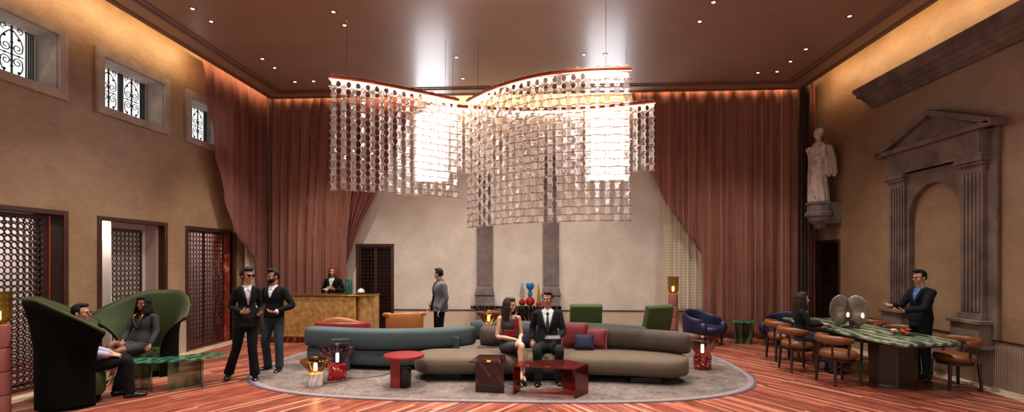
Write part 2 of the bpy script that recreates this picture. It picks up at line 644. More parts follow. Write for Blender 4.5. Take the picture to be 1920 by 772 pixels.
M['greentop'] = marble('emerald_glass_top', [(0.25, '#0e3a26'), (0.5, '#2f7450'), (0.66, '#5fa07c'), (0.82, '#a8c8b0')], 3.0, 2, 0.05, glassy=0.55)
M['greenmarble'] = marble('green_marble', [(0.22, '#1c2c20'), (0.4, '#4a5a46'), (0.52, '#72806a'), (0.66, '#98a38e'), (0.85, '#ccd2c4')], 2.2, 3, 0.12)
M['blackmarble'] = marble('black_marble', [(0.35, '#0a0a0b'), (0.66, '#141416'), (0.72, '#c8c8c8'), (0.76, '#1a1a1c')], 3.0, 1.2, 0.12, wave=False)
M['console'] = marble('console_marble', [(0.3, '#0c0706'), (0.62, '#1c0f0c'), (0.72, '#6a4a38'), (0.8, '#120a08')], 5, 2, 0.12)
M['whitemarble'] = marble('white_marble', [(0.3, '#b8b8b6'), (0.55, '#dad8d4'), (0.8, '#eeece8')], 6, 2, 0.2)
M['terr'] = terrazzo('red_terrazzo', '#8c1a1c', '#e0b0a4', '#a8282c')
M['terr2'] = terrazzo('dark_red_terrazzo', '#6c1018', '#d8a8a0', '#8a1c24', 45)
M['amber'] = thin_glass('amber_glass', '#e4c088', 0.12, 0.02)
M['gilt'] = thin_glass('gilded_glass', '#c08a38', 0.3, 0.05)
M['purple'] = thin_glass('purple_glass', '#a4869a', 0.12, 0.02)
M['smoke'] = thin_glass('smoke_glass', '#c09488', 0.1, 0.02)
M['olivegl'] = thin_glass('olive_glass', '#dccd94', 0.08, 0.05, 0.08, '#b8a45c')
M['clear'] = thin_glass('clear_glass', '#e4e2dc', 0.1, 0.02)
M['terra'] = mat('terracotta', '#8f564e', 0.6, var=0.08, vs=3)
M['bulb'] = emis('warm_bulb', '#ffe0b4', 9)
M['lens'] = emis('downlight_lens', '#fff0dc', 18)
M['led'] = emis('led_strip', '#ffd2b4', 1.0)
M['pane'] = emis('daylight_pane', '#f4f2ee', 0.85)
M['pane2'] = emis('bright_pane', '#fbf9ff', 3.4)
M['bloom'] = mat('orange_bloom', '#b83a1c', 0.6, var=0.2)
M['bloomw'] = mat('cream_bloom', '#d8c8a0', 0.6)
M['leaf'] = mat('leaf_green', '#2c4a1c', 0.5)
M['cactus'] = mat('teal_ceramic', '#2c5a54', 0.35, var=0.1)
M['redg'] = thin_glass('cherry_glass', '#b02018', 0.12, 0.03, 0.6, '#a81c14')
M['blueg'] = thin_glass('azure_glass', '#3a9cc8', 0.12, 0.03, 0.6, '#1c7cb0')
M['yelg'] = thin_glass('yellow_glass', '#c8a428', 0.12, 0.03, 0.6, '#b08c18')
M['cred'] = mat('crimson_velvet', '#6c121e', 0.7, sheen=0.5)
M['cnavy'] = mat('navy_linen', '#1c2038', 0.8, bump=0.3, bs=90)
M['piping'] = mat('rose_piping', '#a06068', 0.7)
# people
M['skin'] = mat('fair_skin', '#b98a70', 0.5)
M['skin2'] = mat('tanned_skin', '#a3755c', 0.5)
M['skind'] = mat('deep_skin', '#7a4c36', 0.5)
M['suit'] = mat('charcoal_wool', '#09090b', 0.9, spec=0.2)
M['suitg'] = mat('dark_grey_wool', '#131518', 0.9, spec=0.2)
M['black'] = mat('black_cloth', '#070708', 0.9, spec=0.2)
M['shirt'] = mat('white_cotton', '#c4c6cc', 0.7)
M['lilac'] = mat('lilac_cotton', '#9a9cb6', 0.7)
M['blueshirt'] = mat('blue_cotton', '#4a6aa8', 0.7)
M['denim'] = mat('blue_denim', '#1a2838', 0.8, var=0.3, vs=5)
M['greycoat'] = mat('grey_wool', '#55585c', 0.85, var=0.1, bump=0.2, bs=120)
M['dress'] = mat('grey_knit', '#26262a', 0.85, var=0.1, bump=0.2, bs=150)
M['reddress'] = mat('crimson_cloth', '#7a121c', 0.7)
M['greydress'] = mat('anthracite_cloth', '#2c2a2c', 0.8)
M['shoe'] = mat('black_leather', '#08080a', 0.25)
M['hairb'] = mat('black_hair', '#0c0907', 0.75, spec=0.25)
M['hairbr'] = mat('brown_hair', '#20120c', 0.65, spec=0.3)
M['hairr'] = mat('auburn_hair', '#743619', 0.65, spec=0.3)
M['lips'] = mat('rose_lips', '#8c3c3a', 0.4)
M['eye'] = mat('dark_eye', '#140e0c', 0.2)
M['eyew'] = mat('eye_white', '#c8c4c0', 0.3)
M['glasses'] = mat('black_frame', '#080808', 0.3)
M['tie'] = mat('black_tie', '#0a0a0c', 0.6)
M['teeth'] = mat('ivory', '#e0d8d0', 0.3)
M['necklace'] = mat('gold_chain', '#a88444', 0.3, metal=0.8)
M['paper'] = mat('white_card', '#dcdad6', 0.6)
M['tablet'] = mat('grey_tablet', '#55565a', 0.3)
# ================================================================= SETTING
XL, XR, YB, ZC = -7.4, 6.9, 13.0, 6.07     # wall planes, ceiling slab underside
SL, SRR, SB = -6.9, 6.33, 12.5             # slab edges (the cove gap lies between slab and wall)
YF = -2.5
ZT = 6.75
ST = 'structure'

tag(MB().box(XL - 2.6, XR + 2.0, YF, YB + 1.6, -0.12, 0.0).build('floor', M['floor'], flat=True), kind=ST)
# pale stone border along the walls
b = MB()
b.box(XL, XL + 0.34, YF, YB, 0, 0.004).box(XR - 0.36, XR, YF, YB, 0, 0.004).box(XL + 0.34, XR - 0.36, YB - 0.36, YB, 0, 0.004)
tag(b.build('trim_1', M['border'], flat=True), kind=ST)


def holes(u0, u1, v0, v1, hs):
    us = sorted({u0, u1} | {h[0] for h in hs} | {h[1] for h in hs})
    vs = sorted({v0, v1} | {h[2] for h in hs} | {h[3] for h in hs})
    out = []
    for i in range(len(us) - 1):
        run = None
        for j in range(len(vs) - 1):
            mu, mv = (us[i] + us[i + 1]) / 2, (vs[j] + vs[j + 1]) / 2
            inside = any(h[0] < mu < h[1] and h[2] < mv < h[3] for h in hs)
            if inside:
                if run:
                    out.append(run)
                run = None
            else:
                run = (us[i], us[i + 1], vs[j] if run is None else run[2], vs[j + 1])
        if run:
            out.append(run)
    return out


DOORS_L = [(5.9, 7.47, 2.69), (8.0, 9.57, 2.67), (10.09, 11.83, 2.65)]
WINS_L = [(5.75, 7.43), (7.96, 9.6), (10.07, 11.45)]
FW = 0.13
hl = [(a + 0.05, b - 0.05, -1, h - 0.05) for a, b, h in DOORS_L] + [(a + FW, b - FW, 4.40 + FW, 5.51 - FW) for a, b in WINS_L]
b = MB()
for u0, u1, v0, v1 in holes(YF, YB, 0, ZT, hl):
    b.box(XL - 0.5, XL, u0, u1, v0, v1)
tag(b.build('wall_left', M['tan'], flat=True), kind=ST)

BW = [(-3.31, -2.36, 3.95, 5.86), (1.2, 2.26, 3.95, 5.88)]
BD = (-4.84, -3.83, 2.36)
b = MB()
for u0, u1, v0, v1 in holes(XL, XR, 0, ZT, BW + [(BD[0] + 0.05, BD[1] - 0.05, -1, BD[2] - 0.05)]):
    b.box(u0, u1, YB, YB + 0.4, v0, v1)
tag(b.build('wall_back', M['pale'], flat=True), kind=ST)
RD = (11.92, 12.94, 2.41)
b = MB()
for u0, u1, v0, v1 in holes(YF, YB, 0, ZT, [(RD[0] + 0.05, RD[1] - 0.05, -1, RD[2] - 0.05)]):
    b.box(XR, XR + 0.4, u0, u1, v0, v1)
tag(b.build('wall_right', M['tanr'], flat=True), kind=ST)
# ceiling: the lacquered slab, and the plain soffit that closes the cove above it
tag(MB().box(SL, SRR, YF, SB, ZC, ZC + 0.14).build('ceiling', M['ceil'], flat=True), kind=ST)
tag(MB().box(XL - 0.5, XR + 0.4, YF, YB + 0.4, ZT, ZT + 0.1).build('ceiling_cove', M['cream'], flat=True), kind=ST)
b = MB()
for k, (d, w, h) in enumerate(((0.0, 0.1, 0.02), (0.42, 0.06, 0.025), (0.56, 0.04, 0.018))):
    x0, x1, y1 = SL + d, SRR - d, SB - d
    b.box(x0, x0 + w, YF, y1, ZC - h, ZC).box(x1 - w, x1, YF, y1, ZC - h, ZC).box(x0 + w, x1 - w, y1 - w, y1, ZC - h, ZC)
tag(b.build('trim_ceiling', M['ceil_trim'], flat=True, bevel=0.008), kind=ST)


# wainscot and chair rails
def wains(name, segs, axis, pos, t, zt, m):
    b = MB()
    for u0, u1 in segs:
        if axis == 'x':
            b.box(min(pos, pos + t), max(pos, pos + t), u0, u1, 0, zt)
        else:
            b.box(u0, u1, min(pos, pos + t), max(pos, pos + t), 0, zt)
    o = tag(b.build(name, m, flat=True), kind=ST)
    r = MB()
    for u0, u1 in segs:
        if axis == 'x':
            r.box(min(pos, pos + t * 1.5), max(pos, pos + t * 1.5), u0, u1, zt, zt + 0.022)
        else:
            r.box(u0, u1, min(pos, pos + t * 1.5), max(pos, pos + t * 1.5), zt, zt + 0.022)
    tag(r.build(name + '_rail', M['rail'], flat=True), kind=ST)
    return o


wains('baseboard_left', [(YF, 5.9), (7.48, 7.99), (9.58, 10.08), (11.84, YB)], 'x', XL, 0.03, 0.68, M['fluteL'])
wains('baseboard_back', [(XL + 0.05, BD[0] - 0.01), (BD[1] + 0.01, XR - 0.05)], 'y', YB, -0.03, 0.62, M['fluteB'])
wains('baseboard_right', [(YF, RD[0] - 0.01)], 'x', XR, -0.03, 0.70, M['fluteR'])

# corridor behind the left doors, recess behind the back one
b = MB()
b.box(XL - 2.6, XL - 2.5, 4.5, YB, 0, 3.1)
tag(b.build('wall_corridor', M['white'], flat=True), kind=ST)
tag(MB().box(XL - 2.6, XL - 0.5, 4.5, YB + 0.1, 3.0, 3.1).build('ceiling_corridor', M['white'], flat=True), kind=ST)
tag(MB().box(XL - 2.5, XL - 0.5, 9.72, 9.92, 0, 3.0).box(XL - 2.5, XL - 0.5, 12.2, 12.4, 0, 3.0).box(XL - 2.5, XL - 0.5, 4.4, 4.5, 0, 3.0).build('wall_partition', M['pinkwall'], flat=True), kind=ST)
tag(MB().box(XL - 1.5, XL - 0.52, 9.93, 9.97, 0, 3.0).box(XL - 1.54, XL - 1.5, 9.93, 12.2, 0, 3.0).box(XL - 1.5, XL - 0.52, 12.14, 12.18, 0, 3.0).build('wall_lobby', M['pinkwall'], flat=True), kind=ST)
tag(MB().box(BD[0] - 0.2, BD[1] + 0.2, YB + 0.95, YB + 1.0, 0, 2.6).box(BD[0] - 0.25, BD[0] - 0.2, YB + 0.38, YB + 1.0, 0, 2.6).box(BD[1] + 0.2, BD[1] + 0.25, YB + 0.38, YB + 1.0, 0, 2.6).box(BD[0] - 0.25, BD[1] + 0.25, YB + 0.38, YB + 1.0, 2.6, 2.65).build('wall_closet', M['wood2'], flat=True), kind=ST)
tag(MB().box(XR + 1.0, XR + 1.05, RD[0] - 0.3, RD[1] + 0.3, 0, 2.7).box(XR + 0.36, XR + 1.05, RD[0] - 0.35, RD[0] - 0.3, 0, 2.7).box(XR + 0.36, XR + 1.05, RD[1] + 0.3, RD[1] + 0.35, 0, 2.7).box(XR + 0.36, XR + 1.05, RD[0] - 0.35, RD[1] + 0.35, 2.7, 2.75).build('wall_light_block', M['wood2'], flat=True), kind=ST)  # added dark box, keeps world light out behind the right door


def lattice(axis, pos, u0, u1, z0, z1, pitch=0.0945, r=0.008, thick=0.02, frame=0.035):
    """openwork screen of touching rings inside a thin frame."""
    nu = max(1, int(round((u1 - u0 - 2 * frame) / pitch)))
    nz = max(1, int(round((z1 - z0 - 2 * frame) / pitch)))
    pu, pz = (u1 - u0 - 2 * frame) / nu, (z1 - z0 - 2 * frame) / nz
    b = MB()
    R = min(pu, pz) / 2 - 0.002
    for i in range(nu):
        for j in range(nz):
            u, z = u0 + frame + (i + 0.5) * pu, z0 + frame + (j + 0.5) * pz
            st = len(b.v)
            if axis == 'x':
                b.ring((0, 0, 0), 1, r / R, 'x', 14, 4)
                b.xf(Matrix.Translation((pos, u, z)) @ Matrix.Diagonal((R, pu / 2 - 0.001, pz / 2 - 0.001, 1)), st)
            else:
                b.ring((0, 0, 0), 1, r / R, 'y', 14, 4)
                b.xf(Matrix.Translation((u, pos, z)) @ Matrix.Diagonal((pu / 2 - 0.001, R, pz / 2 - 0.001, 1)), st)
    t = thick / 2
    for a0, a1, c0, c1 in ((u0, u0 + frame, z0, z1), (u1 - frame, u1, z0, z1), (u0 + frame, u1 - frame, z0, z0 + frame), (u0 + frame, u1 - frame, z1 - frame, z1)):
        if axis == 'x':
            b.box(pos - t, pos + t, a0, a1, c0, c1)
        else:
            b.box(a0, a1, pos - t, pos + t, c0, c1)
    return b


def door(name, label, axis, pos, u0, u1, zt, inward, panels, deep=0.5, fr=0.075):
    """cased opening with lattice leaves; panels = (u0, u1, offset, z1)."""
    o = thing(name, label, 'door', kind=ST)
    s = inward
    b = MB()
    p0, p1 = sorted((pos + 0.025 * s, pos - deep * s))

    def bx(a0, a1, c0, c1):
        if axis == 'x':
            b.box(p0, p1, a0, a1, c0, c1)
        else:
            b.box(a0, a1, p0, p1, c0, c1)
    bx(u0, u0 + fr, 0, zt)
    bx(u1 - fr, u1, 0, zt)
    bx(u0 + fr, u1 - fr, zt - fr, zt)
    b.build('door_frame', M['wood'], o, bevel=0.008)
    for a0, a1, off, z1 in panels:
        lattice(axis, pos - off * s, a0, a1, 0.02, z1).build('door_leaf', M['wood2'], o, smooth=60)
    return o


d1 = door('door_1', 'left doorway nearest the camera with a screen of dark rings', 'x', XL, *DOORS_L[0], 1, [(5.96, 7.24, 0.12, 2.6), (6.6, 7.4, 0.42, 2.6)], 0.5)
MB().box(XL - 0.16, XL - 0.08, 7.25, 7.275, 0, 2.6).build('door_stile', M['copper'], d1)
d2 = door('door_2', 'half open left doorway behind the far green wing chair', 'x', XL, *DOORS_L[1], 1, [(8.42, 9.3, 0.3, 2.5)], 0.12)
d3 = door('door_3', 'left doorway with two leaves of dark rings beside the standing couple', 'x', XL, *DOORS_L[2], 1, [(10.15, 10.8, 0.1, 2.57), (10.8, 11.5, 0.1, 2.57)], 0.5)
MB().box(XL - 0.48, XL - 0.06, 11.7, 11.76, 0, 2.57).box(XL - 0.12, XL - 0.06, 11.5, 11.76, 0, 2.57).build('door_jamb', M['redmarble'], d3)
d4 = door('door_4', 'dark ring lattice door in the back wall right of the gold desk', 'y', YB, *BD, -1, [(BD[0] + 0.075, (BD[0] + BD[1]) / 2, 0.06, 2.28), ((BD[0] + BD[1]) / 2, BD[1] - 0.075, 0.06, 2.28)], 0.35)
d5 = door('door_5', 'dark ring lattice door in the right wall under the statue', 'x', XR, *RD, -1, [(RD[0] + 0.075, RD[1] - 0.075, 0.08, 2.33)], 0.35)
# white cheek wall and its lit head inside the half-open doorway
tag(MB().box(XL - 0.5, XL - 0.34, 8.05, 9.52, 0, 2.62).build('wall_niche', M['white'], flat=True), kind=ST)
tag(MB().box(XL - 0.34, XL - 0.12, 8.4, 8.42, 0, 2.62).build('trim_2', M['white'], flat=True), kind=ST)
tag(MB().box(XL - 0.5, XL - 0.12, 9.44, 9.52, 0, 2.62).build('trim_3', M['pinkwall'], flat=True), kind=ST)


def spiral(c, r0, r1, a0, turns, n=20, sgn=1):
    return [(c[0] + (r0 + (r1 - r0) * i / n) * math.cos(a0 + sgn * turns * 2 * PI * i / n), c[1] + (r0 + (r1 - r0) * i / n) * math.sin(a0 + sgn * turns * 2 * PI * i / n)) for i in range(n + 1)]


def grille_mesh(y0, y1, z0, z1, x):
    b = MB()
    H = z1 - z0
    pw = 0.40
    bundle = 0.11
    y = y1 - 0.02
    P = lambda u, v: (x, u, v)
    while y > y0 - 0.3:
        for k in range(4):
            yy = y - k * bundle / 3.2
            if yy > y0:
                b.box(x - 0.008, x + 0.008, yy - 0.008, yy + 0.008, z0, z1)
        c = y - bundle - pw / 2
        y -= bundle + pw
        if c < y0:
            break
        zm = (z0 + z1) / 2
        b.box(x - 0.01, x + 0.01, c - 0.009, c + 0.009, z0, z1)
        for zz in (z0 + 0.1, z0 + 0.24, zm - 0.09, zm + 0.09, z1 - 0.24, z1 - 0.08):
            b.ell((x, c, zz), (0.02, 0.02, 0.018), seg=8, ring=6)
        for sy in (-1, 1):
            for sz in (-1, 1):
                pts = []
                # long curve from the centre bar out to the side and back into a scroll
                for i in range(13):
                    t = i / 12
                    u = c + sy * (0.02 + 0.14 * math.sin(t * PI * 0.62))
                    v = zm + sz * (H / 2 - 0.06 - t * (H / 2 - 0.16))
                    pts.append(P(u, v))
                b.tube(pts, 0.008, 6)
                sp = spiral((c + sy * 0.085, zm + sz * 0.105), 0.075, 0.018, 0 if sy > 0 else PI, 1.35, 20, -sy * sz)
                b.tube([P(u, v) for u, v in sp], 0.0075, 6)
                b.ell(P(c + sy * 0.105, zm + sz * (H / 2 - 0.17)), (0.02, 0.022, 0.02), seg=8, ring=6)
                sp = spiral((c + sy * 0.11, zm + sz * (H / 2 - 0.03)), 0.055, 0.015, -sz * PI / 2, 1.1, 14, sy * sz)
                b.tube([P(u, v) for u, v in sp if z0 < v < z1], 0.007, 6)
            b.beam(P(c, zm), P(c + sy * 0.17, zm), 0.012, 0.012)
            b.ell(P(c + sy * 0.1, zm), (0.014, 0.03, 0.014), seg=8, ring=6)
    return b


for n, (a, e) in enumerate(WINS_L):
    w = thing('window_%d' % (n + 1), ['upper left window cut off by the frame edge', 'whole stone framed grille window on the left wall', 'left window half covered by the pink sheer'][n], 'window', kind=ST)
    z0, z1 = 4.40, 5.51
    fr = MB()
    for u0, u1, v0, v1 in holes(a, e, z0, z1, [(a + FW, e - FW, z0 + FW, z1 - FW)]):
        fr.box(XL + 0.002, XL + 0.06, u0, u1, v0, v1)
    fr.build('stone_frame', M['frame'], w, flat=True)
    rv = MB()
    i0, i1, k0, k1 = a + FW, e - FW, z0 + FW, z1 - FW
    rv.box(XL - 0.44, XL + 0.002, i0, i0 + 0.01, k0, k1).box(XL - 0.44, XL + 0.002, i1 - 0.01, i1, k0, k1)
    rv.box(XL - 0.44, XL + 0.002, i0, i1, k0, k0 + 0.01).box(XL - 0.44, XL + 0.002, i0, i1, k1 - 0.01, k1)
    rv.build('reveal', M['frame'], w, flat=True)
    grille_mesh(i0 + 0.01, i1 - 0.01, k0 + 0.01, k1 - 0.01, XL - 0.36).build('grille', M['iron'], w, smooth=60)
    MB().box(XL - 0.47, XL - 0.44, i0 + 0.01, i1 - 0.01, k0 + 0.01, k1 - 0.01).build('pane', M['pane'], w, flat=True)

for n, (a, e, v0, v1) in enumerate(BW):
    w = thing('window_%d' % (n + 4), ['bright window in the back wall behind the left end of the glass screens', 'bright window in the back wall behind the right end of the glass screens'][n], 'window', kind=ST)
    fr = MB()
    for q0, q1, r0, r1 in holes(a, e, v0, v1, [(a + 0.05, e - 0.05, v0 + 0.05, v1 - 0.05)]):
        fr.box(q0, q1, YB + 0.05, YB + 0.12, r0, r1)
    fr.build('window_frame', M['cream'], w, flat=True)
    MB().box(a, e, YB + 0.12, YB + 0.14, v0, v1).build('pane', M['pane2'], w, flat=True)


# ---------------------------------------------------------------- curtains
def curtain(name, label, m, axis, pos, zt, zb, lo, hi, folds, amp, group=None, nv=40, seed=0, amp_b=None):
    """hanging cloth between the edges lo(t) and hi(t), t = 0 at the top and 1 at the hem."""
    rnd = random.Random(seed)
    ph = [rnd.uniform(0, 6.28) for _ in range(4)]
    amp_b = amp if amp_b is None else amp_b

    def fn(u, t):
        w = lo(t) + (hi(t) - lo(t)) * u
        k = 2 * PI * folds * u
        d = math.sin(k + ph[0] + 0.8 * math.sin(k * 0.31 + ph[1])) + 0.45 * math.sin(k * 0.47 + ph[2]) + 0.2 * math.sin(k * 2.1 + ph[3])
        d *= amp + (amp_b - amp) * t
        z = zt + (zb - zt) * t
        return (pos + d, w, z) if axis == 'x' else (w, pos + d, z)
    b = MB().grid(fn, int(folds * 12), nv)
    o = b.build(name, m, smooth=180, solid=0.004)
    return tag(o, label, 'curtain', group)




def hung(name, label, m, axis, pos, zt, w0, w1, hem, folds, amp, group=None, nv=30, seed=0):
    """cloth that hangs in straight folds; hem(w) is the height of its slanting lower edge."""
    rnd = random.Random(seed)
    ph = [rnd.uniform(0, 6.28) for _ in range(4)]

    def fn(u, t):
        w = w0 + (w1 - w0) * u
        k = 2 * PI * folds * u
        d = amp * (math.sin(k + ph[0] + 0.8 * math.sin(k * 0.31 + ph[1])) + 0.45 * math.sin(k * 0.47 + ph[2]) + 0.2 * math.sin(k * 2.1 + ph[3]))
        z = zt + (hem(w) - zt) * t
        return (pos + d, w, z) if axis == 'x' else (w, pos + d, z)
    o = MB().grid(fn, int(folds * 14), nv).build(name, m, smooth=180, solid=0.004)
    return tag(o, label, 'curtain', group)


lerp = lambda a, b, t: a + (b - a) * t


def pw(pts):
    def f(t):
        for (t0, a), (t1, b) in zip(pts, pts[1:]):
            if t <= t1:
                k = (t - t0) / (t1 - t0)
                return a + (b - a) * k
        return pts[-1][1]
    return f


TOPZ = 6.3
# left wall sheer: its near edge runs diagonally towards the corner
hung('sheer_curtain', 'dusty pink sheer swept over the window on the left wall', M['curtL'], 'x', -7.12, TOPZ, 10.2, 12.7,
     pw([(10.2, 6.2), (10.45, 5.0), (10.85, 3.7), (11.25, 2.64), (12.2, 1.9), (12.36, 1.2), (12.42, 0.01), (12.7, 0.01)]), 8, 0.03, seed=1)
curtain('mesh_curtain', 'pale gold bead mesh hanging beside the third left doorway', M['mesh'], 'x', -7.24, 2.9, 0.01, lambda t: 11.95, lambda t: 12.6, 5, 0.03, 'gold mesh curtains', seed=2)
# back wall, left of the pale panel
curtain('plaid_curtain', 'wide rose plaid curtain behind the gold reception desk', M['curt'], 'y', 12.62, TOPZ, 0.01, lambda t: -7.03, pw([(0, -4.55), (0.6, -4.95), (1, -5.0)]), 9, 0.03, seed=3)
curtain('voile_curtain', 'plain rose voile pulled diagonally left of the dark back door', M['swag'], 'y', 12.76, TOPZ, 1.0,
        lambda t: -5.15, pw([(0, -3.05), (0.3, -3.75), (0.5, -4.25), (0.68, -4.72), (0.85, -5.02), (1, -5.08)]), 7, 0.04, seed=4)
# right of the pale panel
hung('plaid_curtain', 'tall rose plaid curtain behind the blue armchairs', M['curt'], 'y', 12.62, TOPZ, 2.25, 6.3,
     pw([(2.25, 6.2), (2.4, 5.35), (2.7, 4.2), (3.1, 3.4), (3.55, 2.75), (4.02, 2.05), (4.06, 0.01), (6.3, 0.01)]), 13, 0.035, seed=5)
curtain('mesh_curtain', 'pale gold bead mesh beside the taller green lounge chair', M['mesh'], 'y', 12.8, 4.3, 0.66, lambda t: 3.1, lambda t: 4.3, 6, 0.02, 'gold mesh curtains', seed=6)
curtain('striped_curtain', 'narrow dark striped curtain in the right back corner', M['stripe'], 'y', 12.48, TOPZ, 0.01, lambda t: 6.28, lambda t: 6.48, 5, 0.05, seed=7)
curtain('voile_curtain', 'thin rose voile edge hanging behind the statue', M['swag'], 'y', 12.72, TOPZ, 0.01, lambda t: 6.40, lambda t: 6.78, 4, 0.04, seed=8)

# ---------------------------------------------------------------- stone on the walls
# tall pilasters on the back wall
pil0 = None
for k, x in enumerate((-1.43, 0.295)):
    o = thing('stone_pilaster', ['grey fluted pilaster on the back wall above the console end', 'grey fluted pilaster on the back wall behind the man in the striped tie'][k], 'pilaster', (x, YB - 0.004, 0.66), group='pilasters on the back wall')
    b = MB().box(-0.2, 0.2, -0.09, 0, 0.56, 3.75)
    for q in range(6):
        xx = -0.155 + q * 0.062
        b.box(xx - 0.018, xx + 0.018, -0.105, -0.09, 0.62, 3.7)
    b.build('shaft', M['stone'], o, bevel=0.006)
    b = MB().box(-0.235, 0.235, -0.16, 0, 0, 0.36)
    b.box(-0.25, 0.25, -0.18, 0, 0.36, 0.40).box(-0.245, 0.245, -0.17, 0, 0.0, 0.05)
    b.box(-0.235, 0.235, -0.15, 0, 0.40, 0.45).box(-0.22, 0.22, -0.12, 0, 0.45, 0.56)
    b.build('pedestal', M['stone'], o, bevel=0.01)
    MB().box(-0.22, 0.22, -0.12, 0, 3.75, 3.83).box(-0.25, 0.25, -0.16, 0, 3.83, 3.95).build('capital', M['stone'], o, bevel=0.01)

# broken length of cornice high on the right wall
pr = [(0.004, 5.06), (0.05, 5.06), (0.07, 5.12), (0.1, 5.14), (0.12, 5.2), (0.16, 5.22), (0.17, 5.27), (0.25, 5.31), (0.26, 5.38), (0.3, 5.42), (0.31, 5.5), (0.004, 5.52)]
b = MB().prism(pr, 3.0, 10.74, lambda u, v, w: (XR - u, w + (0.24 if w > 5 else 0) * (u / 0.31), v))
tag(b.build('stone_cornice', M['stoneD'], smooth=20, bevel=0.006), 'broken brown stone cornice projecting high on the right wall', 'cornice')

# aedicule: pilasters, arch, frieze and pediment
A0, A1 = 8.02, 10.15
ae = thing('stone_portal', 'brown stone portal with triangular pediment and blind arch on the right wall', 'portal', (XR - 0.004, 0, 0))


def onwall(u, v, w):
    return (-w, u, v)


for k, yc in enumerate((A0 + 0.24, A1 - 0.24)):
    sh = MB().box(-0.13, 0, yc - 0.2, yc + 0.2, 1.0, 3.4)
    for q in range(5):
        yy = yc - 0.14 + q * 0.07
        sh.box(-0.15, -0.13, yy - 0.02, yy + 0.02, 1.12, 3.3)
    sh.box(-0.17, 0, yc - 0.225, yc + 0.225, 1.0, 1.05).box(-0.16, 0, yc - 0.215, yc + 0.215, 1.05, 1.09)
    p = sh.build('pilaster', M['stoneD'], ae, bevel=0.006)
    pd = MB().box(-0.24, 0, yc - 0.27, yc + 0.27, 0.62, 0.94).box(-0.28, 0, yc - 0.31, yc + 0.31, 0.94, 1.0).box(-0.27, 0, yc - 0.3, yc + 0.3, 0.56, 0.62)
    pd.build('pedestal', M['stoneD'], p, bevel=0.01)
    MB().box(-0.17, 0, yc - 0.23, yc + 0.23, 3.4, 3.45).box(-0.2, 0, yc - 0.26, yc + 0.26, 3.45, 3.53).build('capital', M['stoneD'], p, bevel=0.008)
# back strip behind the near pilaster
MB().box(-0.06, 0, A0 - 0.13, A0 + 0.04, 0.72, 3.95).build('side_strip', M['stoneD'], ae, bevel=0.006)
# arch plate with a round opening
ya, yb2 = A0 + 0.44, A1 - 0.44
cy, ar, sp = (ya + yb2) / 2, (yb2 - ya) / 2 - 0.055, 2.70
poly = [(ya, 0.72), (ya, 3.53), (yb2, 3.53), (yb2, 0.72), (cy + ar, 0.72)]
poly += [(cy + ar * math.cos(a), sp + ar * math.sin(a)) for a in [PI * i / 24 for i in range(25)]]
poly += [(cy - ar, 0.72)]
MB().prism(poly, 0, 0.09, onwall).build('arch', M['stoneD'], ae, smooth=20, bevel=0.01)
b = MB().box(-0.17, 0, A0, A1, 3.53, 3.93).box(-0.2, 0, A0 - 0.02, A1 + 0.02, 3.53, 3.58).box(-0.19, -0.171, A0 + 0.02, A0 + 0.32, 3.581, 3.925)
b.build('frieze', M['stoneD'], ae, bevel=0.008)
cm = (A0 + A1) / 2
tri = [(A0 - 0.15, 3.93), (cm - 0.06, 4.42), (A1 + 0.15, 3.93)]
pe = MB().prism(tri, 0, 0.16, onwall)
pe.prism([(A0 - 0.22, 3.93), (A1 + 0.22, 3.93), (A1 + 0.18, 4.02), (A0 - 0.18, 4.02)], 0, 0.25, onwall)
pe.prism([(A0 - 0.22, 3.94), (A0 - 0.22, 4.04), (cm - 0.06, 4.52), (cm - 0.06, 4.41)], 0, 0.25, onwall)
pe.prism([(A1 + 0.22, 3.94), (cm - 0.06, 4.41), (cm - 0.06, 4.52), (A1 + 0.22, 4.04)], 0, 0.25, onwall)
pe.build('pediment', M['stoneD'], ae, smooth=20, bevel=0.01)

# statue on its corbel
SX, SY = 6.52, 12.08
b = MB()
prof = [(0.06, 2.82), (0.11, 2.86), (0.13, 2.93), (0.2, 2.98), (0.24, 3.03), (0.25, 3.1), (0.3, 3.13), (0.31, 3.2), (0.26, 3.23), (0.26, 3.38), (0.29, 3.41), (0.29, 3.45), (0.0, 3.45)]
b.lathe(prof, (0, 0, 0), 8, a0=PI / 8, a1=2 * PI + PI / 8)
b.box(0.0, 0.395, -0.2, 0.2, 2.95, 3.44)
o = b.build('stone_corbel', M['stone'], smooth=20, bevel=0.008)
o.location = (SX, SY, -0.18)
tag(o, 'stepped stone corbel carrying the statue above the right door', 'corbel')
s = MB()
# draped figure: lofted robe with folds, cloak, folded arm, head turned to the room


def robe(u, t):
    a = 2 * PI * u
    zz = 1.36 * t
    r = [0.22, 0.21, 0.2, 0.19, 0.185, 0.19, 0.2, 0.2, 0.19, 0.2, 0.16][min(int(t * 10), 10)] if False else 0.215 - 0.05 * t + 0.03 * math.exp(-((t - 0.85) / 0.12) ** 2) - 0.07 * max(0, t - 0.92) / 0.08
    fold = 1 + 0.07 * math.sin(11 * a + 3 * t) * (1 - t) + 0.03 * math.sin(19 * a - 5 * t)
    return (r * fold * math.cos(a) * 1.0 - 0.03 * math.sin(t * PI), r * fold * math.sin(a) * 1.12, zz)


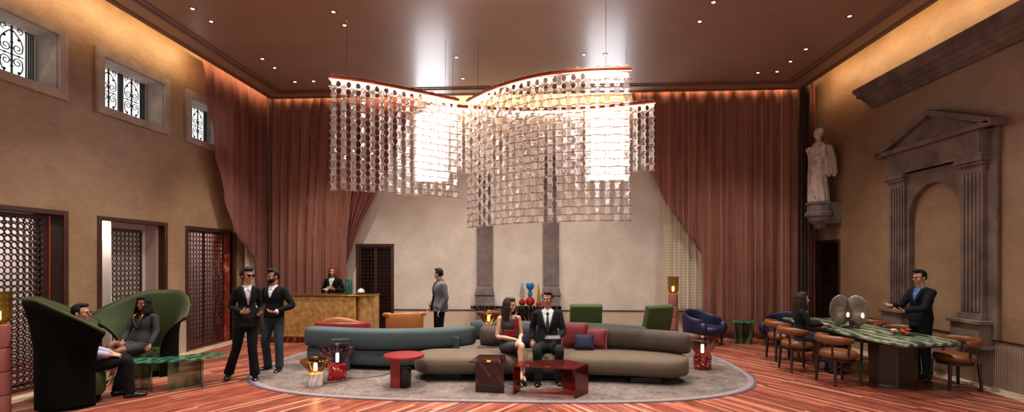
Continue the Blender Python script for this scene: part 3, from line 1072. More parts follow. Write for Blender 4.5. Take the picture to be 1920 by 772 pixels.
s.grid(robe, 64, 30, closeu=True)
s.ell((0, 0, 0.02), (0.21, 0.24, 0.04))
s.ell((-0.01, 0, 1.34), (0.12, 0.17, 0.08))
s.tube([(0.0, 0, 1.36), (-0.01, 0, 1.5)], [0.06, 0.055], 10)
s.ell((-0.02, 0, 1.6), (0.098, 0.08, 0.125))
s.ell((-0.1, 0, 1.575), (0.02, 0.014, 0.03))
s.ell((0.02, 0, 1.65), (0.1, 0.092, 0.1))
s.tube([(0.0, -0.19, 1.3), (-0.03, -0.25, 1.06), (-0.17, -0.12, 0.98), (-0.2, 0.02, 1.02)], [0.075, 0.075, 0.06, 0.045], 10)
s.tube([(0.0, 0.19, 1.3), (-0.06, 0.24, 1.12), (-0.2, 0.08, 1.24), (-0.19, 0.0, 1.27)], [0.075, 0.07, 0.055, 0.04], 10)
for k in range(7):                       # cloak falling from the shoulder
    y = -0.2 - 0.012 * (k % 2)
    s.tube([(-0.02 + 0.035 * k, y + 0.02 * k * 0.3, 1.3), (0.0 + 0.035 * k, y - 0.07, 0.95), (0.02 + 0.04 * k, y - 0.05, 0.62 - 0.03 * (k % 3))], [0.03, 0.04, 0.03], 8)
for k in range(5):
    s.tube([(-0.17 + 0.02 * k, -0.16 + 0.08 * k, 0.95), (-0.2 + 0.02 * k, -0.1 + 0.05 * k, 0.5), (-0.17, -0.16 + 0.08 * k, 0.1)], [0.03, 0.028, 0.02], 8)
s.xf(Matrix.Translation((SX - 0.02, SY, 3.27)) @ Matrix.Scale(1.0, 4))
o = s.blob('statue', M['statue'], voxel=0.014, it=2)
tag(o, 'pale marble statue of a draped standing figure on the right wall', 'statue')

# ---------------------------------------------------------------- lights of the room


def area(name, loc, to, sx, sy, e, col, spread=PI):
    l = bpy.data.lights.new(name, 'AREA')
    l.shape = 'RECTANGLE'
    l.size, l.size_y = sx, sy
    l.energy = e
    l.color = lin(col)[:3]
    l.spread = spread
    o = bpy.data.objects.new(name, l)
    COL.objects.link(o)
    o.location = loc
    o.rotation_euler = (V(to) - V(loc)).to_track_quat('-Z', 'Y').to_euler()
    return o


def strip(name, p, to, length, along, e, col):
    l = bpy.data.lights.new(name, 'AREA')
    l.shape = 'RECTANGLE'
    l.size, l.size_y = length, 0.06
    l.energy = e
    l.color = lin(col)[:3]
    o = bpy.data.objects.new(name, l)
    COL.objects.link(o)
    o.location = p
    z = -(V(to) - V(p)).normalized()
    x = V(along).normalized()
    y = z.cross(x)
    o.rotation_euler = Matrix((x, y, z)).transposed().to_euler()
    return o


COVE = '#ffd096'
strip('cove_light', (SL + 0.06, 5, ZC + 0.24), (XL, 5, ZC - 0.25), 15, (0, 1, 0), 85, COVE)
strip('cove_light', (SRR - 0.06, 5, ZC + 0.24), (XR, 5, ZC - 0.25), 15, (0, 1, 0), 85, COVE)
strip('cove_light', (-0.3, SB - 0.06, ZC + 0.24), (-0.3, YB, ZC - 0.25), 13, (1, 0, 0), 85, COVE)
# corridor lamp behind the left doors
area('corridor_light', (XL - 1.5, 7.4, 2.95), (XL - 1.5, 7.4, 0), 1.4, 4.0, 42, '#fff2ec')
area('corridor_light', (XL - 1.0, 11.0, 2.95), (XL - 1.0, 11.0, 0), 0.6, 1.6, 10, '#ffe8e0')
area('doorway_light', (XL - 0.22, 8.24, 2.6), (XL - 0.22, 8.24, 0), 0.16, 0.25, 6, '#fff2ea')
# downlights: the fittings and the lamps in them
DL = [(361, 16), (396, 40), (625, 22), (646, 47), (492, 110), (515, 127), (553, 153), (588, 152), (856, 107), (868, 147), (1095, 102), (1135, 102),
      (1338, 4), (1312, 40), (1593, 30), (1511, 92), (1482, 115), (1421, 136), (1457, 134)]
ring0 = None
names = []
for k, (px, py) in enumerate(DL):
    x, y = fl(px, py, ZC)
    lab = 'small recessed ceiling downlight, '
    if ring0 is None:
        t = thing('recessed_downlight', lab, 'downlight', (x, y, ZC), group='recessed ceiling downlights')
        MB().lathe([(0.03, 0), (0.055, 0), (0.055, -0.006), (0.03, -0.008)], seg=20, cap=False).build('trim_ring', M['ceil_trim'], t)
        MB().lathe([(0.031, -0.002), (0.026, -0.005), (0.0, -0.006)], seg=16).build('lens', M['lens'], t)
        ring0 = t
    else:
        t = dup(ring0, (x, y, ZC))
    names.append((t, px, py))
WORDS = ['first in the near left pair', 'second in the near left pair', 'farther left of the near middle pair', 'nearer right of the near middle pair',
         'upper one of the pair before the left corner', 'lower one of the pair before the left corner', 'left one above the plaid curtain end', 'beside the left screen, right of its twin',
         'under the left bright streak', 'low between the two copper rails', 'left of the right bright streak', 'inside the right bright streak',
         'highest right of the bright streaks', 'just below the highest one on the right', 'alone towards the right cove', 'nearest the camera in the right row of four',
         'second in the right row of four', 'third and leftmost in the right row of four', 'farthest right corner one of the row of four']
for (t, px, py), w in zip(names, WORDS):
    t['label'] = 'small ceiling downlight, ' + w


def spot(x, y, e, ang=95, r=0.12, col='#fff5ec'):
    l = bpy.data.lights.new('downlight_lamp', 'SPOT')
    l.energy = e
    l.spot_size = math.radians(ang)
    l.spot_blend = 0.9
    l.shadow_soft_size = r
    l.color = lin(col)[:3]
    o = bpy.data.objects.new('downlight_lamp', l)
    COL.objects.link(o)
    o.location = (x, y, ZC - 0.03)


for x in (-5.2, -2.2, 1.0, 4.6):
    for y in (1.0, 4.6, 7.6, 10.6):
        spot(x, y, 640 * {-5.2: 0.85, -2.2: 1.0, 1.0: 1.0, 4.6: 0.6}[x])
w = bpy.data.worlds.new('world')
SC.world = w
w.use_nodes = True
w.node_tree.nodes['Background'].inputs[0].default_value = lin('#faf5f2')
w.node_tree.nodes['Background'].inputs[1].default_value = 0.5
# ================================================================= RUG
RC, RX, RY = (-0.72, 9.35), 4.3, 2.62


def sup(k, sx, sy, n=3.0):
    a = 2 * PI * k / 96
    c, s = math.cos(a), math.sin(a)
    return (math.copysign(abs(c) ** (2 / n), c) * sx, math.copysign(abs(s) ** (2 / n), s) * sy)


t = NT('rug_pile')
n1 = t.noise(t.coord((1, 1, 1)), 3.0, 8, 0.75, 0.6)
n2 = t.noise(t.coord((1, 2.4, 1)), 16, 5, 0.7)
f = t.math('ADD', t.math('MULTIPLY', n1, 0.5), t.math('MULTIPLY', n2, 0.5))
cc = t.ramp(f, [(0.36, '#352f2e'), (0.46, '#5c534f'), (0.55, '#6f645e'), (0.65, '#8a8078')])
bb = t.n('ShaderNodeBsdfPrincipled', {'Base Color': cc, 'Roughness': 0.95, 'Specular IOR Level': 0.1, 'Normal': t.bump(n2, 0.5, 0.01)})
M['rug'] = t.fin(bb.outputs[0])
M['rugb'] = mat('rug_border', '#77686a', 0.9, var=0.1, vs=20)
M['rugl'] = mat('rug_line', '#4a4048', 0.9)
rug = thing('area_rug', 'large oval grey rug under the sofas', 'rug', (RC[0], RC[1], 0))
MB().prism([sup(k, RX - 0.12, RY - 0.12) for k in range(96)], 0.0, 0.014).build('pile', M['rug'], rug, smooth=40)


def annulus(name, r0, r1, z, m):
    b = MB()
    P = [[sup(k, RX - r, RY - r) for k in range(96)] for r in (r1, r0)]
    vs = [(x, y, zz) for zz in (0.0, z) for ring in P for x, y in ring]
    fs = []
    for k in range(96):
        j = (k + 1) % 96
        fs += [(192 + k, 192 + j, 288 + j, 288 + k), (k, j, 192 + j, 192 + k)[::-1], (96 + k, 96 + j, 288 + j, 288 + k)]
    b.add(vs, fs)
    return b.build(name, m, rug, smooth=40)


annulus('border', 0.04, 0.12, 0.012, M['rugb'])
annulus('binding', 0.0, 0.04, 0.010, M['rugl'])
RZ = 0.014

# ================================================================= SOFAS
o = thing('teal_sofa', 'long teal velvet sofa seen from behind, left of the brown one', 'sofa', (0, 0, RZ))
bk = [(-4.28, 9.02), (-3.6, 8.80), (-2.75, 8.68), (-2.0, 8.80), (-1.52, 9.04), (-1.25, 9.36)]
MB().sweep(bk, 0.36, 0.35, 0.70, e=5.0, endr=0.2, bulge=0.02).build('backrest', M['teal'], o, smooth=80)
st = [(-4.05, 9.42), (-3.4, 9.2), (-2.75, 9.12), (-2.2, 9.22), (-1.85, 9.36)]
MB().sweep([(x * 0.985 - 0.03, y + 0.03) for x, y in bk[:-1]], 0.36, 0.07, 0.345, e=6, endr=0.2).build('base', M['teal'], o, smooth=80)
MB().sweep(st, 0.86, 0.10, 0.42, e=4, endr=0.36).build('seat', M['teal'], o, smooth=80)
MB().sweep([(-3.9, 9.3), (-2.75, 9.0), (-1.7, 9.3)], 0.5, 0.0, 0.07, e=6, endr=0.2).build('plinth', M['plinth'], o)
for k, (x, y, rz) in enumerate(((-3.44, 8.50, 0.3), (-1.57, 8.86, -0.40))):
    R = Matrix.Rotation(rz, 3, 'Z')
    q = MB().obox((x, y, 0.27), (0.31, 0.06, 0.56), R).build('back_panel', M['teal2'], o, bevel=0.012)

o = thing('brown_sofa', 'curved taupe velvet sofa where the couple sits', 'sofa', (0, 0, RZ))
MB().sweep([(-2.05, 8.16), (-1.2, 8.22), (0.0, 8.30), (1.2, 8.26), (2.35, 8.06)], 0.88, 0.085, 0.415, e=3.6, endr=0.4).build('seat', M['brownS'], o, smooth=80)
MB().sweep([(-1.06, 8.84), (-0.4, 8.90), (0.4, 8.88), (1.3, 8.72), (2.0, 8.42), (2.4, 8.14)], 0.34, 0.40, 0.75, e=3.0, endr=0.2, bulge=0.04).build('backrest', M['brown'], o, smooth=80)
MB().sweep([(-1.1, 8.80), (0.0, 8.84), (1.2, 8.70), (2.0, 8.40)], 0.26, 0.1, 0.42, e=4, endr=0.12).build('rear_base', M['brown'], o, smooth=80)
for x, y in ((-1.5, 8.34), (0.0, 8.36), (1.65, 8.2)):
    MB().box(x - 0.24, x + 0.24, y - 0.32, y + 0.3, 0, 0.09).build('plinth', M['plinth'], o, bevel=0.01)

o = thing('curved_sofa', 'teal sofa back peeping over the taupe sofa, under the gilded lamp', 'sofa', (0, 0, RZ))
MB().sweep([(-1.36, 9.80), (-0.2, 9.64), (0.6, 9.5), (1.3, 9.28), (1.9, 8.98)], 0.32, 0.36, 0.74, e=3, endr=0.2).build('backrest', M['teal'], o, smooth=80)
MB().sweep([(-1.2, 10.22), (-0.1, 10.07), (0.7, 9.92), (1.5, 9.66), (2.1, 9.36)], 0.84, 0.09, 0.42, e=4, endr=0.36).build('seat', M['teal'], o, smooth=80)
MB().sweep([(-0.7, 9.95), (0.6, 9.75), (1.8, 9.3)], 0.5, 0.0, 0.09, e=6, endr=0.2).build('plinth', M['plinth'], o)


# cushions
def cushion(name, label, m, loc, w, h, t, rz, tilt, pip=None, group=None):
    o = thing(name, label, 'cushion', loc, rz, group)

    def fn(u, v, sgn):
        x, z = (u - 0.5) * 2, (v - 0.5) * 2
        k = max(0, (1 - abs(x) ** 2.6)) ** 0.5 * max(0, (1 - abs(z) ** 2.6)) ** 0.5
        pin = 1 - 0.07 * (1 - abs(x)) * abs(z) - 0.0
        pin2 = 1 - 0.07 * (1 - abs(z)) * abs(x)
        return (x * w / 2 * pin2, sgn * t / 2 * k, z * h / 2 * pin + h / 2)
    b = MB()
    b.grid(lambda u, v: fn(u, v, -1), 14, 14).grid(lambda u, v: fn(u, v, 1), 14, 14)
    R = Matrix.Rotation(tilt, 4, 'X')
    b.xf(R)
    b.build('cover', m, o, smooth=180)
    if pip:
        pts = []
        for k in range(57):
            q = k / 56 * 4
            e, f = int(q) % 4, q - int(q)
            u, v = [(f, 0), (1, f), (1 - f, 1), (0, 1 - f)][e]
            pts.append(fn(u, v, 0))
        MB().tube(pts, 0.009, 6).xf(R).build('piping', pip, o, smooth=180)
    return o


cushion('throw_cushion', 'large crimson cushion right behind the seated man in the suit', M['cred'], (0.60, 8.62, 0.43), 0.46, 0.42, 0.15, -0.1, -0.22, M['piping'], None)
cushion('throw_cushion', 'crimson cushion to the right of the navy one', M['cred'], (0.93, 8.56, 0.43), 0.40, 0.33, 0.15, -0.35, -0.25, M['piping'], None)
cushion('throw_cushion', 'small navy cushion in front of the crimson ones', M['cnavy'], (0.74, 8.40, 0.43), 0.33, 0.26, 0.12, -0.05, -0.25)
cushion('throw_cushion', 'dark navy cushion between the seated woman and man', M['cnavy'], (-0.22, 8.62, 0.43), 0.5, 0.36, 0.15, 0.1, -0.25)

# ================================================================= RED TABLES
o = thing('side_table', 'round red side table with a black marble foot on the rug', 'table', (-2.1, 7.5, RZ))
MB().lathe([(0.30, 0.0), (0.305, 0.01), (0.305, 0.03), (0.30, 0.04)], (0.04, 0.02, 0.44), 48).build('table_top', M['redlac'], o)
b = MB().box(-0.13, 0.02, -0.125, -0.095, 0, 0.44).box(-0.13, -0.10, -0.095, 0.12, 0, 0.44)
b.build('red_leg', M['redlac'], o, bevel=0.004)
MB().lathe([(0.082, 0), (0.085, 0.006), (0.085, 0.284), (0.08, 0.29)], (0.08, -0.05, 0), 32).build('marble_foot', M['blackmarble'], o)

o = thing('glass_table', 'dark red glass coffee table in front of the seated woman', 'table', (-0.66, 7.34, RZ), 0.0)
R = lambda a: Matrix.Rotation(a, 3, 'Z')
MB().prism([(-0.36, -0.12), (0.2, -0.2), (0.12, 0.42), (-0.28, 0.42)], 0.425, 0.445).build('table_top', M['redglassD'], o, bevel=0.003)
MB().beam((-0.27, -0.1, 0.21), (0.15, -0.16, 0.21), 0.02, 0.42).build('leg', M['redglassD'], o)
MB().beam((-0.25, -0.07, 0.21), (-0.2, 0.36, 0.21), 0.02, 0.42).build('leg', M['redglassD'], o)
MB().beam((0.13, -0.12, 0.21), (0.08, 0.36, 0.21), 0.02, 0.42).build('leg', M['redglassD'], o)
o = thing('glass_table', 'bright red glass coffee table in front of the seated man', 'table', (0.2, 7.14, RZ), 0.0)
MB().prism([(-0.62, -0.06), (-0.5, 0.26), (0.18, 0.42), (0.5, 0.12), (0.3, -0.2), (-0.05, -0.16)], 0.40, 0.42).build('table_top', M['redglass'], o, bevel=0.003)
MB().beam((0.29, -0.19, 0.2), (0.49, 0.12, 0.2), 0.02, 0.40).build('leg', M['redglass'], o)
MB().beam((0.14, 0.40, 0.2), (0.46, 0.16, 0.2), 0.02, 0.40).build('leg', M['redglass'], o)
MB().beam((-0.57, -0.02, 0.2), (-0.49, 0.2, 0.2), 0.02, 0.40).build('leg', M['redglass'], o)


# ================================================================= MUSHROOM LAMPS
def muffin(label, x, y, z, rb, hb, rg, hg, mb_, mg, cord=None):
    o = thing('table_lamp', label, 'lamp', (x, y, z))
    MB().lathe([(rb * 0.97, 0), (rb, 0.008), (rb, hb - 0.008), (rb * 0.97, hb), (0, hb)], seg=40).build('base', mb_, o)
    pr = []
    for k in range(15):                 # flaring bowl, rounded rim, shallow domed top
        t = k / 14
        pr.append((rb * 0.72 + (rg - rb * 0.72) * (0.82 * t + 0.18 * math.sin(t * PI / 2)), hb + hg * 0.74 * t))
    for k in range(1, 7):
        a = k / 6 * PI / 2
        pr.append((rg * (1 - 0.10 * (1 - math.cos(a))), hb + hg * 0.74 + hg * 0.15 * math.sin(a)))
    for k in range(1, 9):
        t = k / 8
        pr.append((rg * 0.90 * (1 - t), hb + hg * 0.89 + hg * 0.11 * math.sin(t * PI / 2)))
    pr[-1] = (0, pr[-1][1])
    MB().lathe(pr, seg=48, fn=lambda a, zz: 1 + 0.006 * math.cos(24 * a), cap=False).build('glass_shade', mg, o, smooth=60)
    MB().lathe([(0.022, 0), (0.024, 0.01), (0.024, 0.03), (0, 0.032)], (0, 0, hb), 16).build('socket', M['goldr'], o)
    bl = min(0.15, hg * 0.5)
    MB().lathe([(0, 0), (0.024, 0.004), (0.026, 0.02), (0.026, bl - 0.02), (0.02, bl - 0.003), (0, bl)], (0, 0, hb + 0.032), 16).build('bulb', M['bulb'], o)
    if cord:
        MB().tube(smoothpath(cord, 6), 0.005, 6).build('cord', M['black'], o)
    l = bpy.data.lights.new('lamp_glow', 'POINT')
    l.energy = 9
    l.color = lin('#ffc888')[:3]
    l.shadow_soft_size = 0.03
    q = bpy.data.objects.new('lamp_glow', l)
    COL.objects.link(q)
    q.location = (x, y, z + hb + bl * 0.6 + 0.03)
    return o


muffin('low lamp with amber glass bowl and white marble base on the rug', -3.42, 7.48, RZ, 0.108, 0.19, 0.225, 0.24, M['whitemarble'], M['amber'], [(0.1, 0.03, 0.02), (0.25, 0.15, 0.012), (0.4, 0.4, 0.012)])
muffin('large lamp with purple glass bowl and red terrazzo base', -3.26, 7.92, RZ, 0.148, 0.235, 0.30, 0.33, M['terr'], M['purple'], [(0.14, 0.0, 0.02), (0.4, 0.0, 0.012), (0.6, 0.16, 0.012), (0.8, 0.45, 0.012)])
muffin('lamp with pinkish glass bowl and dark red terrazzo base at the right sofa end', 2.86, 9.0, RZ, 0.15, 0.25, 0.27, 0.33, M['terr2'], M['smoke'])
o = thing('pedestal_table', 'white pedestal hidden behind the taupe sofa below the gilded lamp', 'table', (-0.95, 9.3, RZ))
MB().lathe([(0.16, 0), (0.16, 0.02), (0.05, 0.04), (0.05, 0.56)], seg=24).build('stem', M['white'], o)
MB().lathe([(0.15, 0.56), (0.15, 0.59), (0.0, 0.59)], seg=24).build('table_top', M['whitemarble'], o)
muffin('lamp with gilded glass bowl and white marble base behind the taupe sofa', -0.95, 9.3, RZ + 0.59, 0.11, 0.15, 0.225, 0.24, M['whitemarble'], M['gilt'])


# ================================================================= TOTEM LAMPS
def totem(label, x, y):
    o = thing('totem_lamp', label, 'floor lamp', (x, y, 0))
    for k in range(4):
        z = k * 0.287
        MB().lathe([(0.100, 0), (0.112, 0.012), (0.114, 0.03), (0.114, 0.255), (0.111, 0.275), (0.098, 0.287), (0, 0.287)], (0, 0, z), 32).build('segment', M['terra'], o)
    MB().lathe([(0.03, 1.148), (0.035, 1.16), (0.035, 1.19), (0.0, 1.192)], seg=16).build('socket', M['goldr'], o)
    MB().lathe([(0, 1.19), (0.024, 1.2), (0.026, 1.22), (0.026, 1.30), (0, 1.315)], seg=16).build('bulb', M['bulb'], o)
    pr = [(0.06, 1.15), (0.10, 1.17), (0.122, 1.22), (0.125, 1.30), (0.126, 1.50), (0.14, 1.54)]
    MB().lathe(pr + [(r - 0.004, z) for r, z in pr[::-1]], seg=32, cap=False).build('glass_shade', M['olivegl'], o, smooth=60)
    l = bpy.data.lights.new('lamp_glow', 'POINT')
    l.energy = 9
    l.color = lin('#ffc888')[:3]
    l.shadow_soft_size = 0.03
    q = bpy.data.objects.new('lamp_glow', l)
    COL.objects.link(q)
    q.location = (x, y, 1.26)


totem('terracotta totem floor lamp at the left edge beside the green wing chair', -6.55, 5.72)
totem('terracotta totem floor lamp beside the blue armchair', aty(1262, 600, 12.0)[0], 12.0)


# ================================================================= WING CHAIRS
def wing(label, x, y, rz):
    o = thing('wing_chair', label, 'armchair', (x, y, 0), rz, 'green velvet wing chairs')

    def prof(u, t, off):
        a = (u - 0.5) * 2                       # -1..1 round the open front
        ang = a * math.radians(128)
        s = abs(a)
        top = 1.44 - 0.02 * s - 0.40 * max(0, (s - 0.30) / 0.70) ** 1.2
        z = top * t
        r = 0.40 + off
        q = max(0, (z - 0.42) / 0.9)
        fl_ = max(0, (t - 0.28) / 0.72) ** 2.4 * (0.35 + 0.65 * min(1, q / 0.6))
        px = (r + 0.03) * math.sin(ang)
        py = (r - 0.02) * math.cos(ang)
        wingk = max(0, (s - 0.25) / 0.75)
        side = math.copysign(1, a)
        px += side * fl_ * (0.08 * s + 0.44 * wingk ** 1.2)
        py += fl_ * (0.14 * (1 - s) - 0.10 * wingk)
        # front edge of the side walls closes in towards the floor
        return (px, py, z)
    N, K = 56, 22
    MB().grid(lambda u, t: prof(u, t, 0.0), N, K).build('velvet_shell', M['velvet'], o, smooth=180, solid=0.02)
    MB().grid(lambda u, t: prof(u, t * 0.985, 0.028), N, K).build('shaded_back', M['felt_shade'], o, smooth=180, solid=0.02)
    rim = [V(prof(k / N, 1.0, 0.012)) for k in range(N + 1)]
    MB().tube(rim, 0.022, 8).build('rolled_edge', M['velvet'], o, smooth=180)
    b = MB()
    b.lathe([(0.0, 0.10), (0.34, 0.10), (0.37, 0.14), (0.375, 0.36), (0.35, 0.42), (0.25, 0.445), (0, 0.45)], (0, -0.02, 0), 40, sx=1.0, sy=1.0)
    b.build('seat', M['velvet'], o, smooth=50)
    MB().lathe([(0.3, 0), (0.32, 0.1), (0.0, 0.1)], (0, -0.02, 0), 32).build('plinth', M['felt_shade'], o)
    return o


wing('green velvet wing chair nearest the camera, seen from its dark side', -6.27, 6.4, PI / 2 + 0.78).scale = (0.9, 0.9, 0.99)
wing('green velvet wing chair with spread wings facing the camera', -6.58, 8.12, 0.08).scale = (0.9, 0.92, 0.96)

# ================================================================= GREEN GLASS COFFEE TABLE
o = thing('marbled_table', 'low marbled green glass coffee table beside the wing chairs', 'table', (-5.74, 7.2, 0))
ctr = [(-0.52, -0.02), (-0.38, 0.06), (-0.1, 0.10), (0.16, 0.26), (0.45, 0.52), (0.78, 0.50), (0.80, 0.24), (0.5, -0.08), (0.2, -0.24), (-0.12, -0.30), (-0.34, -0.22), (-0.48, -0.14)]
pp = smoothpath([(x, y, 0) for x, y in ctr + ctr[:1]], 6)[:-1]
MB().prism([(p.x, p.y) for p in pp], 0.43, 0.45).build('table_top', M['greentop'], o, bevel=0.004)


def vleg(p, a, c):
    MB().beam((p[0], p[1], 0.215), (a[0], a[1], 0.215), 0.02, 0.43).build('leg', M['greenglass'], o)
    MB().beam((p[0], p[1], 0.215), (c[0], c[1], 0.215), 0.02, 0.43).build('leg', M['greenglass'], o)


vleg((0.46, 0.34), (0.30, -0.14), (0.66, 0.10))
vleg((-0.05, 0.12), (-0.36, -0.42), (0.14, -0.26)) if False else None
vleg((-0.24, 0.02), (-0.40, -0.16), (0.08, -0.18))

# ================================================================= RECEPTION DESK
dx0, dx1 = aty(497, 600, 11.3)[0], aty(694, 600, 11.3)[0]
o = thing('reception_desk', 'hammered gold reception desk in front of the plaid curtain', 'desk', (0, 0, 0))
MB().box(dx0, dx1 - 0.36, 11.35, 11.95, 0.14, 1.09).build('front_panel', M['gold'], o, bevel=0.02)
MB().lathe([(0.18, 0.14), (0.18, 1.09)], (dx1 - 0.2, 11.55, 0), 40).build('end_column', M['gold'], o)
MB().box(dx1 - 0.22, dx1, 11.60, 11.95, 0.14, 1.09).build('end_panel', M['gold'], o, bevel=0.01)
MB().box(dx0 - 0.01, dx1 + 0.01, 11.33, 12.0, 1.09, 1.12).build('counter', M['goldr'], o, bevel=0.006)
MB().box(dx0 + 0.1, dx1 - 0.1, 11.45, 11.9, 0, 0.14).build('plinth', M['redmarble'], o)
cx, cyy, _ = aty(654, 550, 11.6)
b = MB()
for k in range(7):
    a = 2 * PI * k / 7
    hh = 0.34 + 0.05 * math.sin(k * 2.3)
    b.tube(smoothpath([(0.05 * math.cos(a), 0.05 * math.sin(a), 0), (0.075 * math.cos(a), 0.075 * math.sin(a), hh * 0.4), (0.07 * math.cos(a), 0.07 * math.sin(a), hh * 0.75), (0.045 * math.cos(a), 0.045 * math.sin(a), hh)], 5), [0.026] * 15 + [0.016], 8)
b.lathe([(0.07, 0), (0.075, 0.03), (0.07, 0.36), (0.02, 0.38)], seg=20)
q = b.build('cactus_vase', M['cactus'], smooth=60)
q.location = (cx, cyy, 1.12)
tag(q, 'teal ribbed cactus shaped vase on the gold desk', 'vase')
cx, cyy, _ = aty(677, 550, 11.6)
o = thing('lidded_jar', 'small white domed jar with a red base on the gold desk end', 'jar', (cx, cyy, 1.12))
MB().lathe([(0.05, 0), (0.075, 0.015), (0.085, 0.04), (0.08, 0.05), (0, 0.05)], seg=24).build('base', M['magenta'], o)
MB().lathe([(0.088, 0.05), (0.088, 0.07), (0.07, 0.11), (0.035, 0.13), (0.012, 0.135), (0.012, 0.15), (0, 0.155)], seg=24).build('lid', M['whitemarble'], o)


# ================================================================= ARMCHAIRS AT THE BACK
def barrel(b, r0, th, z0, z1f, a0, a1, sx=1.0, sy=1.0, n=40, flare=0.0):
    """curved upholstered wall; z1f(a) gives its height, angle 0 points to the back (+y)."""
    def fn(u, v):
        a = a0 + (a1 - a0) * u
        k = 2 * PI * v
        zt = z1f(a)
        c, s = math.cos(k), math.sin(k)
        e = 3.0
        x = math.copysign(abs(c) ** (2 / e), c) * th / 2
        z = math.copysign(abs(s) ** (2 / e), s)
        zz = z0 + (zt - z0) * (z + 1) / 2
        end = min(u, 1 - u)
        x *= min(1, (end / 0.04 + 0.05)) ** 0.5
        r = r0 + x + flare * (zz - z0)
        return (r * math.sin(a) * sx, r * math.cos(a) * sy, zz)
    return b.grid(fn, n, 20)


# blue armchairs
def blue_chair(label, x, y, rz):
    o = thing('blue_armchair', label, 'armchair', (x, y, 0), rz, 'blue velvet armchairs')
    b = barrel(MB(), 0.40, 0.09, 0.28, lambda a: 0.60 + 0.17 * math.cos(a * 0.62) ** 2, -2.25, 2.25, 1.05, 0.95)
    b.build('backrest', M['blue'], o, smooth=70)
    MB().lathe([(0, 0.26), (0.33, 0.26), (0.37, 0.29), (0.385, 0.36), (0.36, 0.42), (0.28, 0.44), (0, 0.445)], (0, -0.06, 0), 36, sx=0.98, sy=1.05).build('seat', M['blue'], o, smooth=60)
    for sx in (-1, 1):
        MB().ell((sx * 0.36, -0.28, 0.40), (0.085, 0.10, 0.15)).build('armrest', M['blue'], o, smooth=180)
        for yy in (-0.30, 0.28):
            MB().tube([(sx * 0.28, yy, 0), (sx * 0.29, yy, 0.28)], [0.022, 0.032], 10).build('leg', M['plinth'], o)
    return o


blue_chair('blue velvet armchair beside the right totem lamp', aty(1317, 620, 11.75)[0], 11.75, 0.62)
blue_chair('blue velvet armchair half hidden by the dining chairs', aty(1473, 620, 11.5)[0], 11.5, -0.9)

# leather armchairs near the desk
x, y = aty(643, 610, 10.75)[0], 10.75
o = thing('leather_armchair', 'tan and crimson leather armchair in front of the gold desk', 'armchair', (x, y, RZ), 0.05)
barrel(MB(), 0.46, 0.12, 0.12, lambda a: 0.60 - 0.02 * abs(a), -1.9, 1.9, 1.08, 0.8, flare=0.1).build('outer_shell', M['magenta'], o, smooth=70)
barrel(MB(), 0.40, 0.12, 0.30, lambda a: 0.705 - 0.09 * abs(a) ** 1.5, -1.45, 1.45, 1.05, 0.82).build('backrest', M['orange'], o, smooth=70)
o.rotation_euler[2] = PI + 0.05
MB().lathe([(0, 0.2), (0.36, 0.2), (0.40, 0.26), (0.40, 0.38), (0.34, 0.42), (0, 0.43)], (0, 0, 0), 32, sy=0.8).build('seat', M['orange'], o, smooth=60)
MB().lathe([(0.3, 0), (0.32, 0.2), (0, 0.2)], seg=32, sy=0.8).build('base', M['magenta'], o, smooth=60)

x, y = aty(759, 600, 11.2)[0], 11.2
o = thing('leather_armchair', 'tan leather barrel armchair in front of the dark back door', 'armchair', (x, y, RZ), PI + 0.3)
barrel(MB(), 0.37, 0.10, 0.30, lambda a: 0.76 - 0.03 * abs(a) ** 2, -1.75, 1.75, 1.0, 0.85).build('backrest', M['orange'], o, smooth=70)
for sx in (-1, 1):
    MB().tube(smoothpath([(sx * 0.33, 0.16, 0.70), (sx * 0.40, 0.02, 0.69), (sx * 0.44, -0.14, 0.67)], 5), [(0.05, 0.06)] * 11, 12, lat=(0, 0, 1)).build('armrest', M['orange'], o, smooth=180)
MB().lathe([(0, 0.26), (0.31, 0.26), (0.34, 0.30), (0.34, 0.40), (0.28, 0.44), (0, 0.445)], (0, -0.03, 0), 32).build('seat', M['orange'], o, smooth=60)
for sx in (-1, 1):
    for yy in (-0.26, 0.24):
        MB().tube([(sx * 0.27, yy, 0), (sx * 0.27, yy, 0.3)], [0.02, 0.028], 10).build('leg', M['chairwood'], o)


# green lounge chairs
def lounge(label, px, Y, rz):
    x = aty(px, 600, Y)[0]
    o = thing('lounge_chair', label, 'lounge chair', (x, Y, RZ), rz, 'olive lounge chairs')
    # back slab leans, seen from behind; thick bent profile, extruded to the chair width
    pr = [(-0.30, 0.30), (-0.16, 0.34), (0.02, 0.36), (0.12, 0.52), (0.24, 0.98), (0.31, 0.99), (0.36, 0.93), (0.30, 0.62), (0.22, 0.34), (0.12, 0.23), (-0.28, 0.20), (-0.33, 0.25)]
    # local -y is the front; u runs front to back
    MB().prism(pr, -0.34, 0.34, lambda u, v, w: (w, u, v)).build('upholstered_shell', M['green'], o, bevel=0.025, smooth=50)
    MB().box(-0.31, 0.31, -0.62, 0.05, 0.36, 0.44).build('seat_cushion', M['teal2'], o, bevel=0.03)
    MB().box(-0.33, 0.33, -0.6, -0.28, 0.22, 0.36).build('seat_front', M['green'], o, bevel=0.02)
    for sx in (-1, 1):
        for yy in (-0.5, 0.16):
            MB().cyl((sx * 0.28, yy, 0), 0.018, 0.24, 10).build('leg', M['plinth'], o)
    return o


lounge('olive green lounge chair on the left, seen squarely from behind', 1096, 11.0, PI + 0.02)
lounge('olive green lounge chair on the right, turned so its side shows', 1219, 10.8, PI + 0.5)

